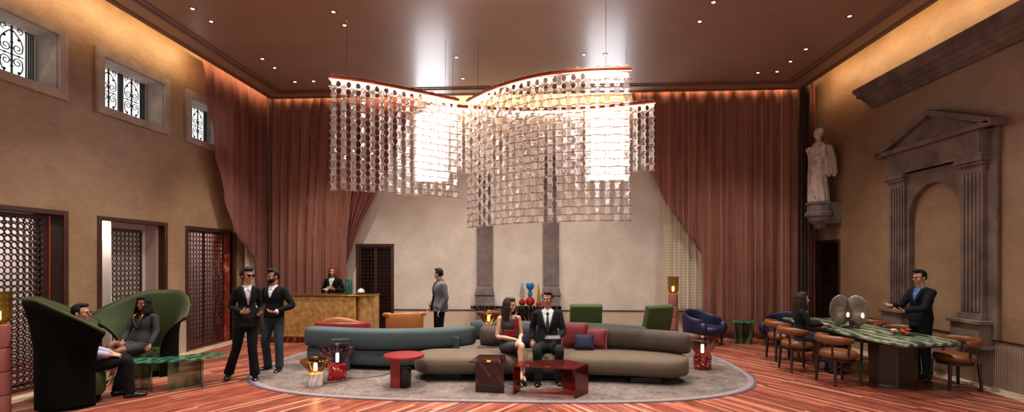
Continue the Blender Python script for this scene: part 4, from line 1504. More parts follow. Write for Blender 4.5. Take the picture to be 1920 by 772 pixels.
# green glass side table
x = aty(1395, 620, 11.9)[0]
o = thing('glass_side_table', 'small green glass side table between the blue armchairs', 'table', (x, 11.9, 0))
MB().lathe([(0.30, 0.50), (0.305, 0.505), (0.305, 0.515), (0.30, 0.52), (0, 0.52)], seg=40).build('table_top', M['greentop'], o)
MB().beam((-0.24, -0.1, 0.25), (0.0, 0.02, 0.25), 0.02, 0.5).build('leg', M['greenglass'], o)
MB().beam((0.0, 0.02, 0.25), (0.10, -0.18, 0.25), 0.02, 0.5).build('leg', M['greenglass'], o)
MB().beam((0.0, 0.02, 0.25), (0.08, 0.2, 0.25), 0.02, 0.5).build('leg', M['greenglass'], o)

# console with three vases
o = thing('console_table', 'black marble console table against the back wall between pilasters', 'console table', (-0.6, 12.72, 0))
MB().box(-1.13, 1.14, -0.2, 0.1, 0.70, 0.78).build('table_top', M['console'], o, bevel=0.006)
MB().box(0.02, 0.86, -0.13, 0.06, 0.0, 0.70).build('base', M['console'], o, bevel=0.006)


def vase(name, label, x, parts):
    o = thing(name, label, 'vase', (x, 12.62, 0.78))
    for nm, pr, m in parts:
        MB().lathe(pr, seg=28).build(nm, m, o, smooth=60)


def ball(r, zc, n=10, a0=-PI / 2, a1=PI / 2):
    return [(max(r * math.cos(a0 + (a1 - a0) * k / n), 0.0), zc + r * math.sin(a0 + (a1 - a0) * k / n)) for k in range(n + 1)]


vase('bubble_vase', 'clear bottle vase on a red glass ball, left on the console', aty(979, 560, 12.62)[0],
     [('ball', ball(0.085, 0.085, 12, -1.2, 1.2), M['redg']), ('bottle', [(0.03, 0.16), (0.06, 0.22), (0.065, 0.32), (0.05, 0.42), (0.025, 0.48), (0.022, 0.55), (0.03, 0.57)], M['clear'])])
vase('bubble_vase', 'tall blue and red glass vase in the middle of the console', aty(994, 560, 12.62)[0],
     [('ball', ball(0.115, 0.112, 12, -1.2, 1.25), M['redg']), ('stem', [(0.03, 0.21), (0.05, 0.25), (0.058, 0.30), (0.045, 0.36), (0.03, 0.39)], M['blueg']), ('bowl', [(0.03, 0.39), (0.08, 0.43), (0.1, 0.49), (0.095, 0.55), (0.08, 0.575)], M['blueg'])])
vase('bubble_vase', 'pointed yellow glass vase with a red foot, right on the console', aty(1010, 560, 12.62)[0],
     [('foot', [(0.065, 0.0), (0.07, 0.03), (0.05, 0.09), (0.025, 0.13)], M['redg']), ('spire', [(0.03, 0.12), (0.04, 0.18), (0.035, 0.32), (0.015, 0.5), (0.008, 0.54)], M['yelg'])])

# ================================================================= DINING TABLE AND CHAIRS
o = thing('dining_table', 'long green marble dining table on dark wooden pedestals', 'table', (0, 0, 0))
top = [(4.86, 10.35), (4.95, 10.5), (5.75, 10.5), (5.92, 10.3), (6.02, 8.4), (6.04, 7.62), (5.94, 7.42), (5.06, 7.22), (4.96, 7.3), (4.9, 8.0)]
MB().prism(top[::-1], 0.72, 0.76).build('table_top', M['greenmarble'], o, bevel=0.008)
MB().prism([(5.45 + (x - 5.45) * 0.93, 8.85 + (y - 8.85) * 0.97) for x, y in top[::-1]], 0.69, 0.72).build('apron', M['chairwood'], o, bevel=0.005)
for yc in (8.1, 9.75):
    b = MB()
    n = 8
    b.lathe([(0.36, 0.0), (0.33, 0.02), (0.33, 0.69)], (5.48, yc, 0), n, a0=PI / 8, a1=2 * PI + PI / 8, sx=0.96, sy=0.9)
    b.build('pedestal', M['chairwood'], o, smooth=20, bevel=0.01)


def make_chair():
    o = thing('dining_chair', '', 'chair', (0, 0, 0), 0, 'brown leather dining chairs')
    MB().lathe([(0, 0.40), (0.22, 0.40), (0.26, 0.42), (0.272, 0.465), (0.25, 0.515), (0.15, 0.53), (0, 0.53)], (0, -0.01, 0), 36, sx=1.0, sy=0.95).build('seat', M['leather'], o, smooth=60)
    MB().lathe([(0.23, 0.36), (0.235, 0.40), (0, 0.40)], (0, -0.01, 0), 32, sy=0.95).build('seat_rail', M['chairwood'], o)
    pts = [(0.29 * math.sin(a), 0.27 * math.cos(a), 0.70) for a in [(-1 + 2 * k / 24) * 1.75 for k in range(25)]]
    rd = [(0.032 + 0.036 * min(1, min(k, 24 - k) / 5), 0.018 + 0.022 * min(1, min(k, 24 - k) / 5)) for k in range(25)]
    MB().tube(pts, rd, 12, lat=(0, 0, 1)).build('backrest', M['leather'], o, smooth=180)
    for a in (-1.5, 1.5, -0.62, 0.62):
        back = abs(a) < 1
        x, y = 0.27 * math.sin(a), 0.25 * math.cos(a)
        MB().tube([(x * 1.04, y * 1.02, 0.66), (x * 0.93, y * 0.93, 0.42)], 0.017, 10).build('post', M['chairwood'], o)
    for x, y in ((-0.19, -0.2), (0.19, -0.2), (-0.2, 0.18), (0.2, 0.18)):
        MB().tube([(x * 1.12, y * 1.12, 0), (x, y, 0.40)], [(0.02, 0.024), (0.026, 0.032)], 12).build('leg', M['chairwood'], o)
    return o


ch = make_chair()
SPOTS = [(4.66, 8.12, PI / 2 + 0.1, 'brown leather dining chair nearest the camera on the near side of the table'),
         (4.50, 9.05, PI / 2, 'brown leather dining chair in which the long haired woman sits'),
         (4.68, 9.98, PI / 2 - 0.05, 'brown leather dining chair farthest back, before the blue armchair'),
         (6.28, 7.95, -PI / 2 - 0.05, 'brown leather dining chair at the wall side nearest the camera'),
         (6.32, 9.25, -PI / 2, 'middle brown leather dining chair at the wall side, left of the standing man'),
         (6.3, 10.05, -PI / 2, 'farthest brown leather dining chair at the wall side, behind the disc lamp')]
for k, (x, y, rz, lab) in enumerate(SPOTS):
    c = ch if k == 0 else dup(ch)
    c.location, c.rotation_euler = (x, y, 0), (0, 0, rz)
    c['label'] = lab

# lamp of two ribbed discs
lx, ly = 5.34, 9.0
o = thing('disc_lamp', 'table lamp of two ribbed smoky glass discs on the marble table', 'lamp', (lx, ly, 0.76))
t = NT('ribbed_glass')
tc = t.n('ShaderNodeTexCoord')
sp_ = t.n('ShaderNodeSeparateXYZ', {0: tc.outputs['Object']})
tr = t.n('ShaderNodeBsdfTransparent', {0: lin('#b4a89c')})
gl = t.n('ShaderNodeBsdfGlossy', {0: (1, 1, 1, 1), 'Roughness': 0.3})
df = t.n('ShaderNodeBsdfDiffuse', {0: lin('#85796d')})
m1 = t.n('ShaderNodeMixShader', {0: 0.45, 1: tr.outputs[0], 2: df.outputs[0]})
M['ribbed'] = t.fin(t.n('ShaderNodeMixShader', {0: 0.06, 1: m1.outputs[0], 2: gl.outputs[0]}).outputs[0])
for k, (dx, dy, rz) in enumerate(((-0.10, 0.06, 0.30), (0.10, -0.06, -1.30))):
    b = MB()

    def disc(u, v):
        a = 2 * PI * u
        r = v
        rib = 0.011 * math.cos(u * 2 * PI * 44)
        return (0.235 * r * math.cos(a), -0.045 * (1 - r ** 2.2) + rib * r, 0.295 + 0.265 * r * math.sin(a))
    b.grid(disc, 176, 8, closeu=True)
    b.xf(Matrix.Translation((dx, dy, 0)) @ Matrix.Rotation(rz, 4, 'Z'))
    b.build('glass_disc', M['ribbed'], o, smooth=180, solid=0.006)
MB().lathe([(0.13, 0), (0.13, 0.018), (0.03, 0.025), (0.028, 0.12), (0, 0.12)], (0.02, -0.05, 0), 24).build('base', M['plinth'], o)
for sx in (-1, 1):
    MB().ell((0.02 + sx * 0.09, -0.16 + 0.05 * sx * -1, 0.23), (0.02, 0.02, 0.04)).build('bulb', M['bulb'], o, smooth=180)

# bouquet lying on the table
bx, by, _z = (*fl(1692, 626, 0.78), 0)
o = thing('flower_bouquet', 'bouquet of orange and cream flowers lying on the marble table', 'flowers', (bx, by, 0.76))
rnd = random.Random(5)
for k in range(9):
    c = (rnd.uniform(-0.15, 0.13), rnd.uniform(-0.08, 0.08), 0.045 + rnd.uniform(0, 0.05))
    b = MB()
    for q in range(9):
        a = 2.4 * q
        r = 0.012 + 0.0024 * q
        b.ell((c[0] + r * math.cos(a), c[1] + r * math.sin(a), c[2] - 0.001 * q), (0.015, 0.015, 0.011), seg=8, ring=6)
    b.build('bloom', M['bloomw'] if k in (2, 6) else M['bloom'], o, smooth=180)
b = MB()
for k in range(26):
    a = rnd.uniform(0, 2 * PI)
    L = rnd.uniform(0.1, 0.2)
    c = V((rnd.uniform(-0.12, 0.12), rnd.uniform(-0.06, 0.06), 0.02))
    d = V((math.cos(a), math.sin(a) * 0.6, rnd.uniform(0.0, 0.35)))
    n = V((-d.y, d.x, 0)).normalized() * 0.018
    b.add([c, c + d * L * 0.5 + n, c + d * L, c + d * L * 0.5 - n + V((0, 0, 0.004))], [(0, 1, 2), (0, 2, 3)])
b.build('foliage', M['leaf'], o, solid=0.002)
b = MB()
for k in range(6):
    b.tube([(0.05, -0.02 + 0.01 * k, 0.02), (0.24, -0.05 + 0.02 * k, 0.008)], 0.005, 6)
b.build('stem', M['leaf'], o)


# ================================================================= GLASS SCREENS
tg = NT('woven_glass')
wob = tg.bump(tg.noise(tg.coord((1, 1, 0.6)), 14, 3), 0.5, 0.03)
g1 = tg.n('ShaderNodeBsdfGlass', {0: (1, 0.99, 0.98, 1), 'Roughness': 0.02, 'IOR': 1.35, 'Normal': wob})
g2 = tg.n('ShaderNodeBsdfTransparent', {0: (0.985, 0.965, 0.95, 1)})
g3 = tg.n('ShaderNodeBsdfGlossy', {0: (1, 0.98, 0.97, 1), 'Roughness': 0.08, 'Normal': wob})
g4 = tg.n('ShaderNodeBsdfTranslucent', {0: (0.95, 0.9, 0.87, 1)})
mx = tg.n('ShaderNodeMixShader', {0: 0.66, 1: g1.outputs[0], 2: g2.outputs[0]})
fz = tg.n('ShaderNodeFresnel', {0: 1.4})
m2 = tg.n('ShaderNodeMixShader', {0: tg.math('ADD', fz.outputs[0], 0.06), 1: mx.outputs[0], 2: g3.outputs[0]})
lw = tg.n('ShaderNodeLayerWeight', {0: 0.5})
edge = tg.math('ADD', tg.math('MULTIPLY', tg.math('POWER', lw.outputs[1], 2.0), 0.6), 0.19)
M['weave'] = tg.fin(tg.n('ShaderNodeMixShader', {0: edge, 1: m2.outputs[0], 2: g4.outputs[0]}).outputs[0])
M['slug'] = thin_glass('rose_brown_glass', '#dcc8bc', 0.18, 0.05, 0.08, '#b08878')


def screen(label, pts, zr, drop, pitch=0.15, cell=0.125):
    o = thing('glass_screen', label, 'chandelier', (0, 0, 0))
    path = smoothpath([(x, y, 0) for x, y in pts], 16)
    cum = [0]
    for i in range(1, len(path)):
        cum.append(cum[-1] + (path[i] - path[i - 1]).length)
    L = cum[-1]

    def at(d):
        d = min(max(d, 0), L)
        for i in range(1, len(path)):
            if cum[i] >= d:
                t = (d - cum[i - 1]) / max(cum[i] - cum[i - 1], 1e-9)
                q = (path[i] - path[i - 1]).normalized()
                return path[i - 1].lerp(path[i], t), q, V((-q.y, q.x, 0))
        q = (path[-1] - path[-2]).normalized()
        return path[-1], q, V((-q.y, q.x, 0))
    rail = [at(L * k / 40)[0] + V((0, 0, zr)) for k in range(41)]
    MB().tube(rail, [(0.03, 0.03)] * 41, 8, lat=(0, 0, 1)).build('rail', M['copper'], o, smooth=60)
    MB().tube([p - V((0, 0, 0.036)) for p in rail], [(0.006, 0.02)] * 41, 6, lat=(0, 0, 1)).build('led_strip', M['led'], o, smooth=60)
    for k in range(3):                      # the strip's light falls down the glass
        p, q, nn = at(L * (k + 0.5) / 3)
        strip('rail_light', p + V((0, 0, zr - 0.05)), p + V((0, 0, 0)), L / 3 * 0.95, q, 22, '#ffe6d2')
    n = int(L / pitch)
    nc = int(drop / cell)
    z0 = zr - 0.045
    H = drop - 0.045
    for i in range(n):
        p, q, nn = at((i + 0.5) * L / n)
        sg = 1 if i % 2 else -1
        # glass ribbon: flares where a cross ribbon passes, waisted between, waving in front and behind

        def rib(u, v, p=p, q=q, nn=nn, sg=sg):
            z = z0 - v * H
            ph = v * nc * PI
            wv = 0.018 * math.cos(ph) * sg
            wd = pitch * (0.25 + 0.17 * abs(math.cos(ph)) ** 4)
            k = 2 * PI * u
            c, s_ = math.cos(k), math.sin(k)
            x = math.copysign(abs(c) ** 0.7, c)
            return p + q * wd * x + nn * (wv + 0.006 * s_ * (1.0 + 0.9 * abs(x))) + V((0, 0, z))
        b = MB().grid(rib, 10, nc * 6, closeu=True)
        b.tube([p + V((0, 0, zr - 0.04)), p + V((0, 0, zr + 0.05))], [(0.035, 0.008)] * 2, 8, lat=q)
        b.build('glass_ribbon', M['weave'], o, smooth=60)
    for j in range(nc + 1):
        z = z0 - j / nc * H + (0.02 if j == nc else 0)
        pts_ = []
        for i in range(n * 4 + 1):
            a, q, nn = at(i / (n * 4) * L)
            w = math.cos((i / 4 - 0.5) * PI) * 0.030 * (-1 if j % 2 else 1)
            pts_.append(a - nn * w + V((0, 0, z)))
        MB().tube(pts_, [(0.009, 0.004)] * len(pts_), 6, lat=(0, 0, 1)).build('cross_ribbon', M['slug'], o, smooth=60)
    for d in (0.12, 0.88):
        p = at(L * d)[0]
        MB().tube([p + V((0, 0, zr)), p + V((0, 0, ZC + 0.01))], 0.004, 6).build('suspension_wire', M['goldr'], o)


ZR = 5.0


def rp(px, py):
    return fl(px, py, ZR)


screen('left hanging screen of woven clear glass under a copper rail', [rp(616, 143), rp(680, 151), rp(770, 168), rp(860, 187)], ZR, 1.9)
screen('longest hanging screen of woven clear glass, in front on the right', [rp(1184, 128), rp(1100, 130), rp(1000, 143), rp(925, 165), rp(876, 189)], ZR, 2.46)
screen('shortest hanging screen of woven clear glass, behind the other two', [rp(797, 193), rp(900, 202), rp(1000, 205), rp(1120, 200), rp(1229, 190)], ZR, 1.34)
# ================================================================= PEOPLE
def rot_yp(yaw, pitch=0.0, roll=0.0):
    return Matrix.Rotation(yaw, 3, 'Z') @ Matrix.Rotation(pitch, 3, 'X') @ Matrix.Rotation(roll, 3, 'Y')


def hand(mb, w, d, n, side, curl=0.35, sc=1.0, spread=0.10):
    """palm, four unequal bent fingers and a thumb that leaves the palm's side. d points to the fingers, n out of the palm."""
    w, d, n = V(w), V(d).normalized(), V(n).normalized()
    n = (n - d * n.dot(d)).normalized()
    s = d.cross(n) * side                       # towards the thumb
    L = 0.088 * sc
    mb.tube([w - d * 0.02, w + d * 0.02, w + d * L * 0.6, w + d * L], [(0.024 * sc, 0.019 * sc), (0.031 * sc, 0.017 * sc), (0.040 * sc, 0.015 * sc), (0.038 * sc, 0.012 * sc)], 12, lat=s)
    for k, (off, ln) in enumerate(((0.030, 0.068), (0.010, 0.078), (-0.010, 0.072), (-0.029, 0.056))):
        dd = (d + s * (off * spread / 0.03)).normalized()
        p = w + d * (L - 0.012) + s * off * sc
        pts = [p]
        c = curl * 0.5
        for q, fr in enumerate((0.25, 0.42, 0.33)):
            v = dd * math.cos(c) + n * math.sin(c)
            p = p + v * ln * fr * 1.25 * sc
            pts.append(p)
            c += curl * (1.0 + 0.15 * k)
        mb.tube(pts, [0.0095 * sc, 0.0088 * sc, 0.008 * sc, 0.0062 * sc], 8)
    b = w + d * 0.022 + s * 0.026 * sc
    t1 = (d * 0.65 + s * 0.7 + n * 0.25).normalized()
    t2 = (d * 0.9 + s * 0.25 + n * 0.35).normalized()
    mb.tube([b - s * 0.012, b + t1 * 0.036 * sc, b + t1 * 0.036 * sc + t2 * 0.03 * sc, b + t1 * 0.036 * sc + t2 * 0.055 * sc], [0.013 * sc, 0.011 * sc, 0.0095 * sc, 0.007 * sc], 8)


def head_parts(mb, R, o, fem):
    T = lambda p: V(o) + R @ V(p)

    def e(c, r):
        mb.ell(T(c), r, R, 18, 12)
    k = 0.94 if fem else 1.0
    e((0, 0.008, 0.135), (0.074 * k, 0.092, 0.092))
    e((0, -0.028, 0.065), (0.053 * k, 0.056, 0.066))
    e((0, -0.066, 0.020), (0.024 * k, 0.022, 0.020))
    e((0.036, -0.056, 0.082), (0.026, 0.026, 0.026))
    e((-0.036, -0.056, 0.082), (0.026, 0.026, 0.026))
    e((0, -0.078, 0.128), (0.052 * k, 0.014, 0.012))
    mb.tube([T((0, -0.080, 0.118)), T((0, -0.095, 0.095)), T((0, -0.104, 0.080)), T((0, -0.088, 0.072))], [0.009, 0.010, 0.0135, 0.010], 10)
    for sx in (-1, 1):
        e((sx * 0.075 * k, 0.012, 0.095), (0.011, 0.020, 0.032))
    e((0, -0.080, 0.048), (0.024, 0.010, 0.012))


def face_parts(o, R, c, fem, glasses=None, smile=False, beard=False, brow=None):
    T = lambda p: V(c) + R @ V(p)
    b = MB()
    for sx in (-1, 1):
        b.ell(T((sx * 0.031, -0.0745, 0.112)), (0.0145, 0.010, 0.0085), R, 12, 8)
    b.build('eyes', M['eyew'], o, smooth=180)
    b = MB()
    for sx in (-1, 1):
        b.ell(T((sx * 0.031, -0.0825, 0.112)), (0.0075, 0.004, 0.0075), R, 10, 8)
    b.build('irises', M['eye'], o, smooth=180)
    b = MB()
    for sx in (-1, 1):
        b.tube([T((sx * 0.014, -0.090, 0.128)), T((sx * 0.032, -0.089, 0.134)), T((sx * 0.05, -0.077, 0.127))], [0.004, 0.0045, 0.003], 6)
    b.build('eyebrows', brow or M['hairb'], o, smooth=180)
    b = MB()
    b.tube([T((-0.023, -0.083, 0.050 + 0.004 * smile)), T((0, -0.0925, 0.0475)), T((0.023, -0.083, 0.050 + 0.004 * smile))], [(0.004, 0.003), (0.007, 0.005), (0.004, 0.003)], 8)
    b.build('lips', M['lips'], o, smooth=180)
    if smile:
        MB().tube([T((-0.014, -0.0905, 0.050)), T((0, -0.0965, 0.049)), T((0.014, -0.0905, 0.050))], 0.003, 6).build('teeth', M['teeth'], o, smooth=180)
    if beard:
        bb = MB()
        bb.ell(T((0, -0.032, 0.048)), (0.058, 0.058, 0.055), R, 20, 14)
        bb.ell(T((0, -0.068, 0.018)), (0.028, 0.026, 0.024), R, 14, 10)
        inv = R.inverted()

        def cut(p):
            q = inv @ (p - V(c))
            return q.z > 0.085 or (q.z > 0.040 and q.z < 0.058 and abs(q.x) < 0.026 and q.y < -0.05) or (q.z > 0.064 and abs(q.x) < 0.04)
        bb.blob('beard', M['hairb'], o, 0.007, 2, cut=cut)
    if glasses:
        g = MB()
        for sx in (-1, 1):
            st = len(g.v)
            g.ring((0, 0, 0), 0.024, 0.0028, 'y', 18, 6)
            g.xf(Matrix.Translation(T((sx * 0.033, -0.102, 0.110))) @ R.to_4x4() @ Matrix.Diagonal((1.05, 1, 0.85, 1)), st)
            g.tube([T((sx * 0.058, -0.10, 0.114)), T((sx * 0.078, -0.05, 0.114)), T((sx * 0.078, 0.01, 0.108))], 0.0028, 6)
        g.tube([T((-0.010, -0.103, 0.114)), T((0.010, -0.103, 0.114))], 0.0028, 6)
        fr = g.build('glasses', M['glasses'], o, smooth=60)
        if glasses == 'dark':
            d = MB()
            for sx in (-1, 1):
                d.ell(T((sx * 0.033, -0.1, 0.110)), (0.026, 0.004, 0.021), R, 14, 8)
            d.build('dark_lenses', M['glasses'], fr, smooth=180)


def hair_parts(o, R, c, style, m):
    T = lambda p: V(c) + R @ V(p)
    h = MB()
    inv = R.inverted()
    h.ell(T((0, 0.020, 0.143)), (0.083, 0.093, 0.096), R, 24, 16)
    cut = lambda p: (inv @ (p - V(c))).z < 0.075 or ((inv @ (p - V(c))).y < -0.028 and (inv @ (p - V(c))).z < 0.165)
    if style == 'short':
        h.ell(T((0, -0.02, 0.212)), (0.062, 0.072, 0.026), R)
        h.ell(T((0, 0.075, 0.09)), (0.055, 0.03, 0.05), R)
        cut = lambda p: (inv @ (p - V(c))).z < 0.055 or ((inv @ (p - V(c))).y < -0.025 and (inv @ (p - V(c))).z < 0.178)
    elif style == 'quiff':
        h.ell(T((0, -0.045, 0.218)), (0.058, 0.055, 0.034), R)
        h.ell(T((0, 0.075, 0.09)), (0.055, 0.03, 0.05), R)
        cut = lambda p: (inv @ (p - V(c))).z < 0.055 or ((inv @ (p - V(c))).y < -0.025 and (inv @ (p - V(c))).z < 0.182)
    elif style == 'bun':
        h.ell(T((0, -0.035, 0.205)), (0.07, 0.06, 0.034), R)
        h.ell(T((0, 0.125, 0.12)), (0.05, 0.045, 0.05), R)
        h.ell(T((0, 0.08, 0.08)), (0.055, 0.03, 0.05), R)
        cut = lambda p: (inv @ (p - V(c))).z < 0.04 or ((inv @ (p - V(c))).y < -0.025 and (inv @ (p - V(c))).z < 0.175)
    elif style in ('bob', 'long', 'curly'):
        n = 16
        ln = {'bob': -0.02, 'long': -0.26, 'curly': -0.10}[style]
        w = {'bob': 0.030, 'long': 0.032, 'curly': 0.034}[style]
        for k in range(n):
            a = -PI * 0.26 + (PI * 1.52) * k / (n - 1)   # from one temple round the back to the other
            x, y = 0.078 * math.cos(a), 0.082 * math.sin(a) + 0.02
            zz = ln + (0.02 * math.sin(k * 2.3))
            sp = 1.10 if style != 'curly' else 1.28
            pts = [(x * 0.55, y * 0.55, 0.215), (x * 1.0, y * 1.0, 0.15), (x * 1.08, y * 1.05, 0.07), (x * sp, y * sp + (0.01 if style == 'long' else 0), (zz + 0.07) / 2), (x * sp * 0.95, y * sp + (0.015 if style == 'long' else 0), zz)]
            h.tube([T(p) for p in smoothpath(pts, 4)], [w * 0.8] * 8 + [w] * 6 + [w * 0.85, w * 0.8, w * 0.5], 8)
        h.ell(T((0, -0.03, 0.207)), (0.068, 0.06, 0.03), R)
        lim = 0.172 if style != 'bob' else 0.160
        cut = lambda p: (inv @ (p - V(c))).y < -0.035 and (inv @ (p - V(c))).z < lim and abs((inv @ (p - V(c))).x) < 0.066
        if style == 'curly':
            rnd = random.Random(3)
            for k in range(60):
                a = rnd.uniform(-0.22 * PI, 1.22 * PI)
                zz = rnd.uniform(-0.1, 0.2)
                r = 0.092 + 0.012 * (zz < 0.1)
                h.ell(T((r * math.cos(a), r * math.sin(a) + 0.02, zz)), (0.022, 0.022, 0.022), None, 8, 6)
    h.blob('hair', m, o, 0.008, 2, cut=cut)


def person(label, loc, rz, J, out, hd, skin, fem=False, scale=1.0):
    """J: joints in the figure's own frame (facing -y). a = its right side (-x), b = its left side (+x)."""
    o = thing('person', label, 'person', loc, rz)
    o.scale = (scale,) * 3
    J = {k: (V(v) if isinstance(v, tuple) and len(v) == 3 else v) for k, v in J.items()}
    pel, nk = J['pel'], J['nk']
    up = (nk - pel).normalized()
    lat = (J['shb'] - J['sha']).normalized()
    lat = (lat - up * lat.dot(up)).normalized()
    front = lat.cross(up) * -1
    front = up.cross(lat) * -1 if (up.cross(lat)).y > 0 and lat.x > 0 else front
    # lat = +x and up = +z give up x lat = +y, so the front is its opposite
    front = -(up.cross(lat))
    hlat = (J['hipb'] - J['hipa']).normalized()
    if fem:
        TS = [(-0.10, 0.135, 0.10), (0.0, 0.158, 0.112), (0.16, 0.148, 0.105), (0.42, 0.106, 0.078), (0.66, 0.126, 0.104), (0.80, 0.132, 0.096), (0.93, 0.125, 0.070), (1.0, 0.06, 0.055)]
        ar, lr = (0.044, 0.036, 0.034, 0.023), (0.078, 0.052, 0.050, 0.030)
    else:
        TS = [(-0.10, 0.125, 0.10), (0.0, 0.155, 0.115), (0.16, 0.152, 0.112), (0.42, 0.142, 0.102), (0.66, 0.165, 0.120), (0.80, 0.172, 0.112), (0.93, 0.155, 0.078), (1.0, 0.07, 0.06)]
        ar, lr = (0.050, 0.042, 0.038, 0.027), (0.085, 0.060, 0.055, 0.036)

    def torso(mb, inf, t0=-0.1, t1=1.0, flare=0.0, seg=20):
        pts, rd = [], []
        ts = [t0 + (t1 - t0) * k / 18 for k in range(19)]
        for t in ts:
            for (u0, a, b), (u1, c, d) in zip(TS, TS[1:]):
                if t <= u1 or u1 == 1.0:
                    k = max(0, min(1, (t - u0) / (u1 - u0)))
                    k = k * k * (3 - 2 * k)
                    ra, rb = a + (c - a) * k, b + (d - b) * k
                    break
            pts.append(pel + (nk - pel) * t)
            e = inf + flare * max(0, 0.3 - t)
            rd.append((ra + e, rb + e))
        mb.tube(pts, rd, seg, lat=lat)

    def limb(mb, pts, rad, inf=0.0):
        P = smoothpath(pts, 6)
        n = len(P)
        R_ = []
        for i in range(n):
            t = i / (n - 1) * (len(rad) - 1)
            k = min(int(t), len(rad) - 2)
            R_.append(rad[k] + (rad[k + 1] - rad[k]) * (t - k) + inf)
        mb.tube(P, R_, 14)
        mb.ell(P[0], R_[0])
        return P

    R = hd['R']
    hc = J['hd']
    # ---- body: one skin
    b = MB()
    torso(b, -0.012)
    b.tube([nk - up * 0.05, nk.lerp(hc, 0.4), hc + R @ V((0, 0.012, 0.05))], [0.066, 0.050, 0.050] if not fem else [0.056, 0.043, 0.043], 14)
    head_parts(b, R, hc, fem)
    for s in 'ab':
        sh, el, wr = J['sh' + s], J['el' + s], J['wr' + s]
        b.tube([nk + up * 0.0 - up * 0.03, sh], [0.05, ar[0]], 12)
        limb(b, [sh, sh.lerp(el, 0.5), el, el.lerp(wr, 0.4), wr], [ar[0], ar[0] * 0.92, ar[1], ar[2], ar[3]])
        hdn = J.get('hn' + s, V((0, 0, -1)))
        hdd = J.get('hd' + s, (wr - el).normalized())
        hand(b, wr, hdd, hdn, 1 if s == 'a' else -1, J.get('cu' + s, 0.35), 0.92 if fem else 1.0)
        hp, kn, an = J['hip' + s], J['kn' + s], J['an' + s]
        limb(b, [hp, hp.lerp(kn, 0.5), kn, kn.lerp(an, 0.35), an], [lr[0], lr[0] * 0.85, lr[1], lr[2] * 1.04, lr[3]])
        td = J.get('to' + s, V((0, -1, 0)))
        b.tube([an + V((0, 0, -0.02)), an + V((0, 0, -0.055)) + td * 0.05, an + V((0, 0, -0.065)) + td * 0.13], [0.036, 0.034, 0.022], 10)
    b.blob('body', skin, o, 0.0068, 2)
    # ---- hair and face
    face_parts(o, R, hc, fem, hd.get('glasses'), hd.get('smile', False), hd.get('beard', False))
    hair_parts(o, R, hc, hd['style'], hd['hair'])

    def tl(p):
        r = p - nk
        return -r.dot(up), r.dot(lat), r.dot(front)

    def sleeves(mb, inf, frac, flare=0.0):
        for s in 'ab':
            sh, el, wr = J['sh' + s], J['el' + s], J['wr' + s]
            e = el.lerp(wr, frac) if frac > 0 else sh.lerp(el, 1 + frac)
            mb.tube([nk - up * 0.03, sh], [0.05 + inf * 0.7, ar[0] + inf], 12)
            if frac > 0:
                limb(mb, [sh, sh.lerp(el, 0.5), el, el.lerp(e, 0.5), e], [ar[0], ar[0] * 0.95, ar[1] * 1.02, ar[2] * 0.98, ar[3] + 0.006 + flare], inf)
            else:
                limb(mb, [sh, sh.lerp(e, 0.5), e], [ar[0], ar[0], ar[1]], inf)

    # ---- trousers or skirt
    if out.get('bottom') == 'trousers':
        m = MB()
        inf = out.get('binf', 0.010)
        top = out.get('btop', 0.2)
        torso(m, inf, -0.1, top)
        m.ell(pel - up * 0.04, (0.158 + inf, 0.125 + inf, 0.11))
        for s in 'ab':
            hp, kn, an = J['hip' + s], J['kn' + s], J['an' + s]
            fl_ = out.get('bflare', 0.012)
            limb(m, [hp, hp.lerp(kn, 0.5), kn, kn.lerp(an, 0.4), an + (an - kn).normalized() * 0.02], [lr[0] + 0.004, lr[0] * 0.9, lr[1] + 0.004, lr[2] + 0.004, lr[3] + 0.012 + fl_], inf)
        m.blob('trousers', out['bmat'], o, 0.013, 3)
    elif out.get('bottom') == 'skirt':
        m = MB()
        torso(m, 0.010, -0.1, 0.3)
        m.ell(pel - up * 0.04, (0.165, 0.13, 0.12))
        fr = out.get('len', 0.85)
        for s in 'ab':
            hp, kn = J['hip' + s], J['kn' + s]
            limb(m, [hp, hp.lerp(kn, fr * 0.5), hp.lerp(kn, fr)], [lr[0], lr[0] * 0.92, lr[1] * 1.12], 0.012)
        ha, hb = J['hipa'].lerp(J['kna'], fr * 0.95), J['hipb'].lerp(J['knb'], fr * 0.95)
        for q in (0.25, 0.5, 0.75):
            m.tube([J['hipa'].lerp(J['hipb'], q), ha.lerp(hb, q)], [0.08, 0.062], 12)
        m.blob('skirt', out['bmat'], o, 0.012, 4)
    # ---- shirt
    if out.get('shirt'):
        m = MB()
        torso(m, 0.006, 0.1, 0.995)
        if out.get('shirt_sleeves'):
            sleeves(m, 0.010, out['shirt_sleeves'])
        m.tube([nk - up * 0.06, nk + up * 0.025], [(0.080, 0.072), (0.060, 0.058)] if not fem else [(0.07, 0.062), (0.052, 0.05)], 16, lat=lat)
        m.blob('shirt', out['shirt'], o, 0.011, 2)
        cl = MB()
        for sx in (-1, 1):
            p0 = nk + up * 0.02 + lat * sx * 0.045 + front * 0.03
            p1 = nk - up * 0.075 + lat * sx * 0.045 + front * 0.102
            p2 = nk - up * 0.035 + front * 0.088 + lat * sx * 0.004
            p3 = nk + up * 0.015 + lat * sx * 0.062 - front * 0.005
            cl.add([p0, p1, p2, p3, p0 + front * 0.012, p1 + front * 0.008, p2 + front * 0.008, p3 + lat * sx * 0.012],
                   [(0, 1, 2), (4, 6, 5), (0, 3, 1), (4, 5, 7), (0, 2, 6, 4), (2, 1, 5, 6), (1, 3, 7, 5), (3, 0, 4, 7)])
        cl.build('collar', out['shirt'], o, smooth=20)
